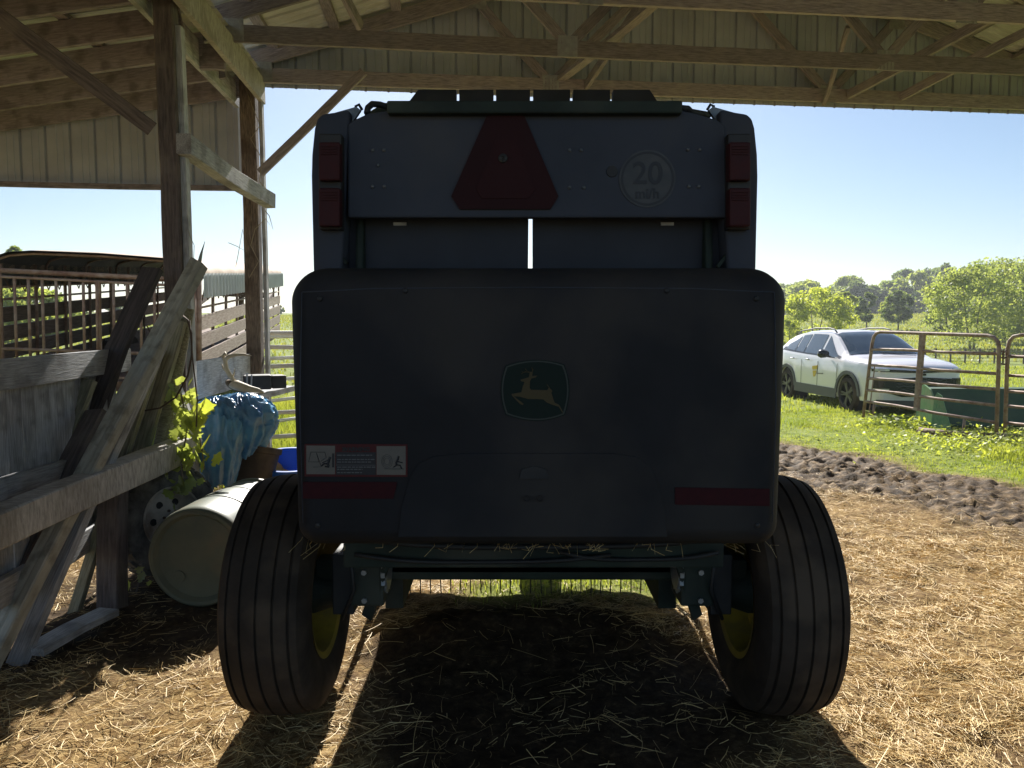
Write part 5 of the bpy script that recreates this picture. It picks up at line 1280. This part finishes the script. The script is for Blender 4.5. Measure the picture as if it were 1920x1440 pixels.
# ---------------------------------------------------------------- straw and grass
def ribbons(name, x, y, L, w, lift, m, label, seed, segs=2):
    rg = np.random.default_rng(seed); n = len(x); th = fbm(x, y, 1.3, 3, 40) * 9 + rg.normal(0, .85, n); c, s = np.cos(th), np.sin(th); bend = rg.normal(0, .25, n)
    pts = []
    for k in range(segs + 1):
        f = k / segs - .5; bx_ = x + c * L * f - s * L * bend * (f * f); by_ = y + s * L * f + c * L * bend * (f * f)
        tilt = rg.normal(0, 1, n) * .0
        pts.append((bx_, by_, f))
    base = height(x, y); slope = rg.normal(0, .16, n)
    V = np.zeros((n, segs + 1, 2, 3)); roll = rg.normal(0, .7, n)
    hz = [height(p[0], p[1]) for p in pts]
    for k, (bx_, by_, f) in enumerate(pts):
        z = np.maximum(hz[k] + .002, base + lift + slope * L * f)
        for j, sg in enumerate((-1, 1)):
            V[:, k, j, 0] = bx_ - s * w * sg * .5 * np.cos(roll); V[:, k, j, 1] = by_ + c * w * sg * .5 * np.cos(roll); V[:, k, j, 2] = z + w * sg * .5 * np.sin(roll)
    idx = np.arange(n)[:, None] * (segs + 1) * 2
    F_ = np.concatenate([np.stack([idx[:, 0] + 2 * k, idx[:, 0] + 2 * k + 1, idx[:, 0] + 2 * k + 3, idx[:, 0] + 2 * k + 2], 1) for k in range(segs)])
    o = mknp(name, V.reshape(-1, 3), F_, m); tag(o, label, 'straw', kind='stuff'); return o
def scatter(n, x0, x1, y0, y1, seed, dens, near=None):
    rg = np.random.default_rng(seed); x = rg.uniform(x0, x1, n); y = y0 + (y1 - y0) * rg.random(n) ** (near or 1.0); k = rg.random(n) < dens(x, y); return x[k], y[k]
def sd_(x, y):
    g, m_ = zone(x, y); cl = .14 + .86 * sst(.38, .56, fbm(x, y, 1.7, 3, 14)) * sst(.36, .6, fbm(x, y, 5, 3, 15))
    return (1 - g) * (1 - .93 * m_) * cl * (1 - .94 * shade_soil(x, y))
rg = np.random.default_rng(5)
x, y = scatter(480000, -3.6, 5.0, 2.3, 8.8, 1, sd_, 1.4)
ribbons('straw', x, y, rg.uniform(.02, .10, len(x)), rg.uniform(.0012, .0032, len(x)), rg.random(len(x)) ** 3 * .025 + .002, STRAWM, 'loose straw strewn over the barn floor and yard', 2)
x, y = scatter(6000, -3.2, 4.4, 2.3, 6.5, 21, lambda x, y: .8 * (1 - zone(x, y)[1]) * (1 - .8 * shade_soil(x, y)) , 1.4)
ribbons('long_straw', x, y, rg.uniform(.10, .22, len(x)), rg.uniform(.0016, .0032, len(x)), rg.random(len(x)) ** 2 * .05 + .004, STRAWM, 'longer straw stems lying on top of the floor', 3, segs=4)
def blades(name, x, y, hgt, w, m, label, seed, lean=.35):
    rg = np.random.default_rng(seed); n = len(x); z = height(x, y) - .01; th = rg.random(n) * 2 * np.pi; ln = rg.normal(0, lean, (n, 2))
    c, s = np.cos(th) * w * .5, np.sin(th) * w * .5
    b0 = np.stack([x - c, y - s, z], 1); b1 = np.stack([x + c, y + s, z], 1)
    mx_, my_ = x + ln[:, 0] * hgt * .35, y + ln[:, 1] * hgt * .35; mz = z + hgt * .6
    m0 = np.stack([mx_ - c * .8, my_ - s * .8, mz], 1); m1 = np.stack([mx_ + c * .8, my_ + s * .8, mz], 1)
    tp = np.stack([x + ln[:, 0] * hgt, y + ln[:, 1] * hgt, z + hgt * (1 - .25 * np.abs(ln).sum(1))], 1)
    V = np.stack([b0, b1, m1, m0, tp], 1).reshape(-1, 3); i = np.arange(n) * 5
    T = np.concatenate([np.stack([i, i + 1, i + 2], 1), np.stack([i, i + 2, i + 3], 1), np.stack([i + 3, i + 2, i + 4], 1)])
    o = mknp(name, V, T, m); tag(o, label, 'grass', kind='stuff'); return o
def gd(lo, hi):
    return lambda x, y: zone(x, y)[0] * (.25 + .75 * sst(lo, hi, fbm(x, y, .9, 3, 30)))
x, y = scatter(90000, 1.9, 9.5, 6.5, 15, 40, gd(.35, .6)); far = (dgrass(x, y) < 1.6)
hh_ = (.035 + .10 * sst(.4, .7, fbm(x, y, .6, 3, 33)) * far) * rg.uniform(.5, 1.4, len(x))
blades('verge_grass', x, y, hh_ * (1 + .6 * sst(5.2, 6.4, x)), rg.uniform(.006, .012, len(x)), GRASSM, 'sunlit green grass and weeds along the muddy track', 41)
x, y = scatter(40000, 4.5, 20, 14.5, 34, 42, gd(.3, .5)); blades('yard_grass', x, y, rg.uniform(.05, .14, len(x)), rg.uniform(.015, .03, len(x)), GRASSM, 'short pasture grass around and behind the car', 43)
x, y = scatter(60000, 8, 60, 32, 110, 44, lambda x, y: np.full(x.shape, .9) * (x < y * .75), .8); blades('field_grass', x, y, rg.uniform(.10, .26, len(x)), rg.uniform(.06, .12, len(x)), GRASSF, 'long pale field grass on the rising pasture', 45)
x, y = scatter(46000, -4.8, -1.0, 6.6, 12.5, 46, gd(.2, .4)); blades('rank_grass', x, y, rg.uniform(.12, .42, len(x)) * sst(6.4, 7.6, y), rg.uniform(.006, .013, len(x)), GRASSM, 'tall bright grass outside the rear post and white gates', 47)
x, y = scatter(34000, -26, -1.5, 12, 70, 48, lambda x, y: np.full(x.shape, .9)); blades('hill_grass', x, y, rg.uniform(.06, .16, len(x)), rg.uniform(.03, .07, len(x)), GRASSF, 'grass of the open hillside beyond the trailer', 49)
x, y = scatter(16000, -.8, 1.7, 4.35, 7.5, 50, gd(.3, .5)); blades('litter_grass', x, y, rg.uniform(.03, .10, len(x)), rg.uniform(.004, .008, len(x)), GRASSM, 'green grass tufts showing beneath the baler pickup', 51)
# broad leaved weeds by the corral panel
def weeds(label, cx, cy, rx, ry, n, seed, size):
    rg = np.random.default_rng(seed); x = cx + rg.normal(0, rx, n); y = cy + rg.normal(0, ry, n); z = height(x, y) + rg.uniform(.02, .22, n) * rg.random(n) ** .5
    a = rg.normal(size=(n, 3)); a[:, 2] *= .5; a /= np.linalg.norm(a, axis=1)[:, None]; b = np.cross(a, np.array([0, 0, 1.]) + rg.normal(0, .3, (n, 3))); b /= np.linalg.norm(b, axis=1)[:, None]
    c = np.stack([x, y, z], 1); s = size * (.5 + rg.random(n))[:, None]
    V = np.stack([c - a * s, c + b * s * .5, c + a * s, c - b * s * .5], 1).reshape(-1, 3)
    o = mknp('weeds', V, np.arange(n * 4).reshape(-1, 4), LEAF_Y); tag(o, label, 'weeds', kind='stuff')
weeds('bright broad leaved weeds around the foot of the corral panels', 7.0, 10.3, .9, .55, 5200, 70, .028)
weeds('low green weeds at the panel foot beside the car', 6.4, 12.6, .45, .25, 500, 71, .04)


# ---------------------------------------------------------------- thin haze over the far field
m = bpy.data.materials.new('thin summer haze'); m.use_nodes = True; t = m.node_tree; t.nodes.remove(t.nodes['Principled BSDF'])
pv = t.nodes.new('ShaderNodeVolumePrincipled'); pv.inputs['Color'].default_value = (.85, .90, .96, 1); pv.inputs['Density'].default_value = .0009; pv.inputs['Anisotropy'].default_value = .3
t.links.new(pv.outputs[0], t.nodes['Material Output'].inputs['Volume'])
q = MB(); q.box((0, 735, 5.5), (1900, 1600, 16)); hz_ = q.build('haze', m); tag(hz_, kind='stuff')
SC.cycles.volume_bounces = 0
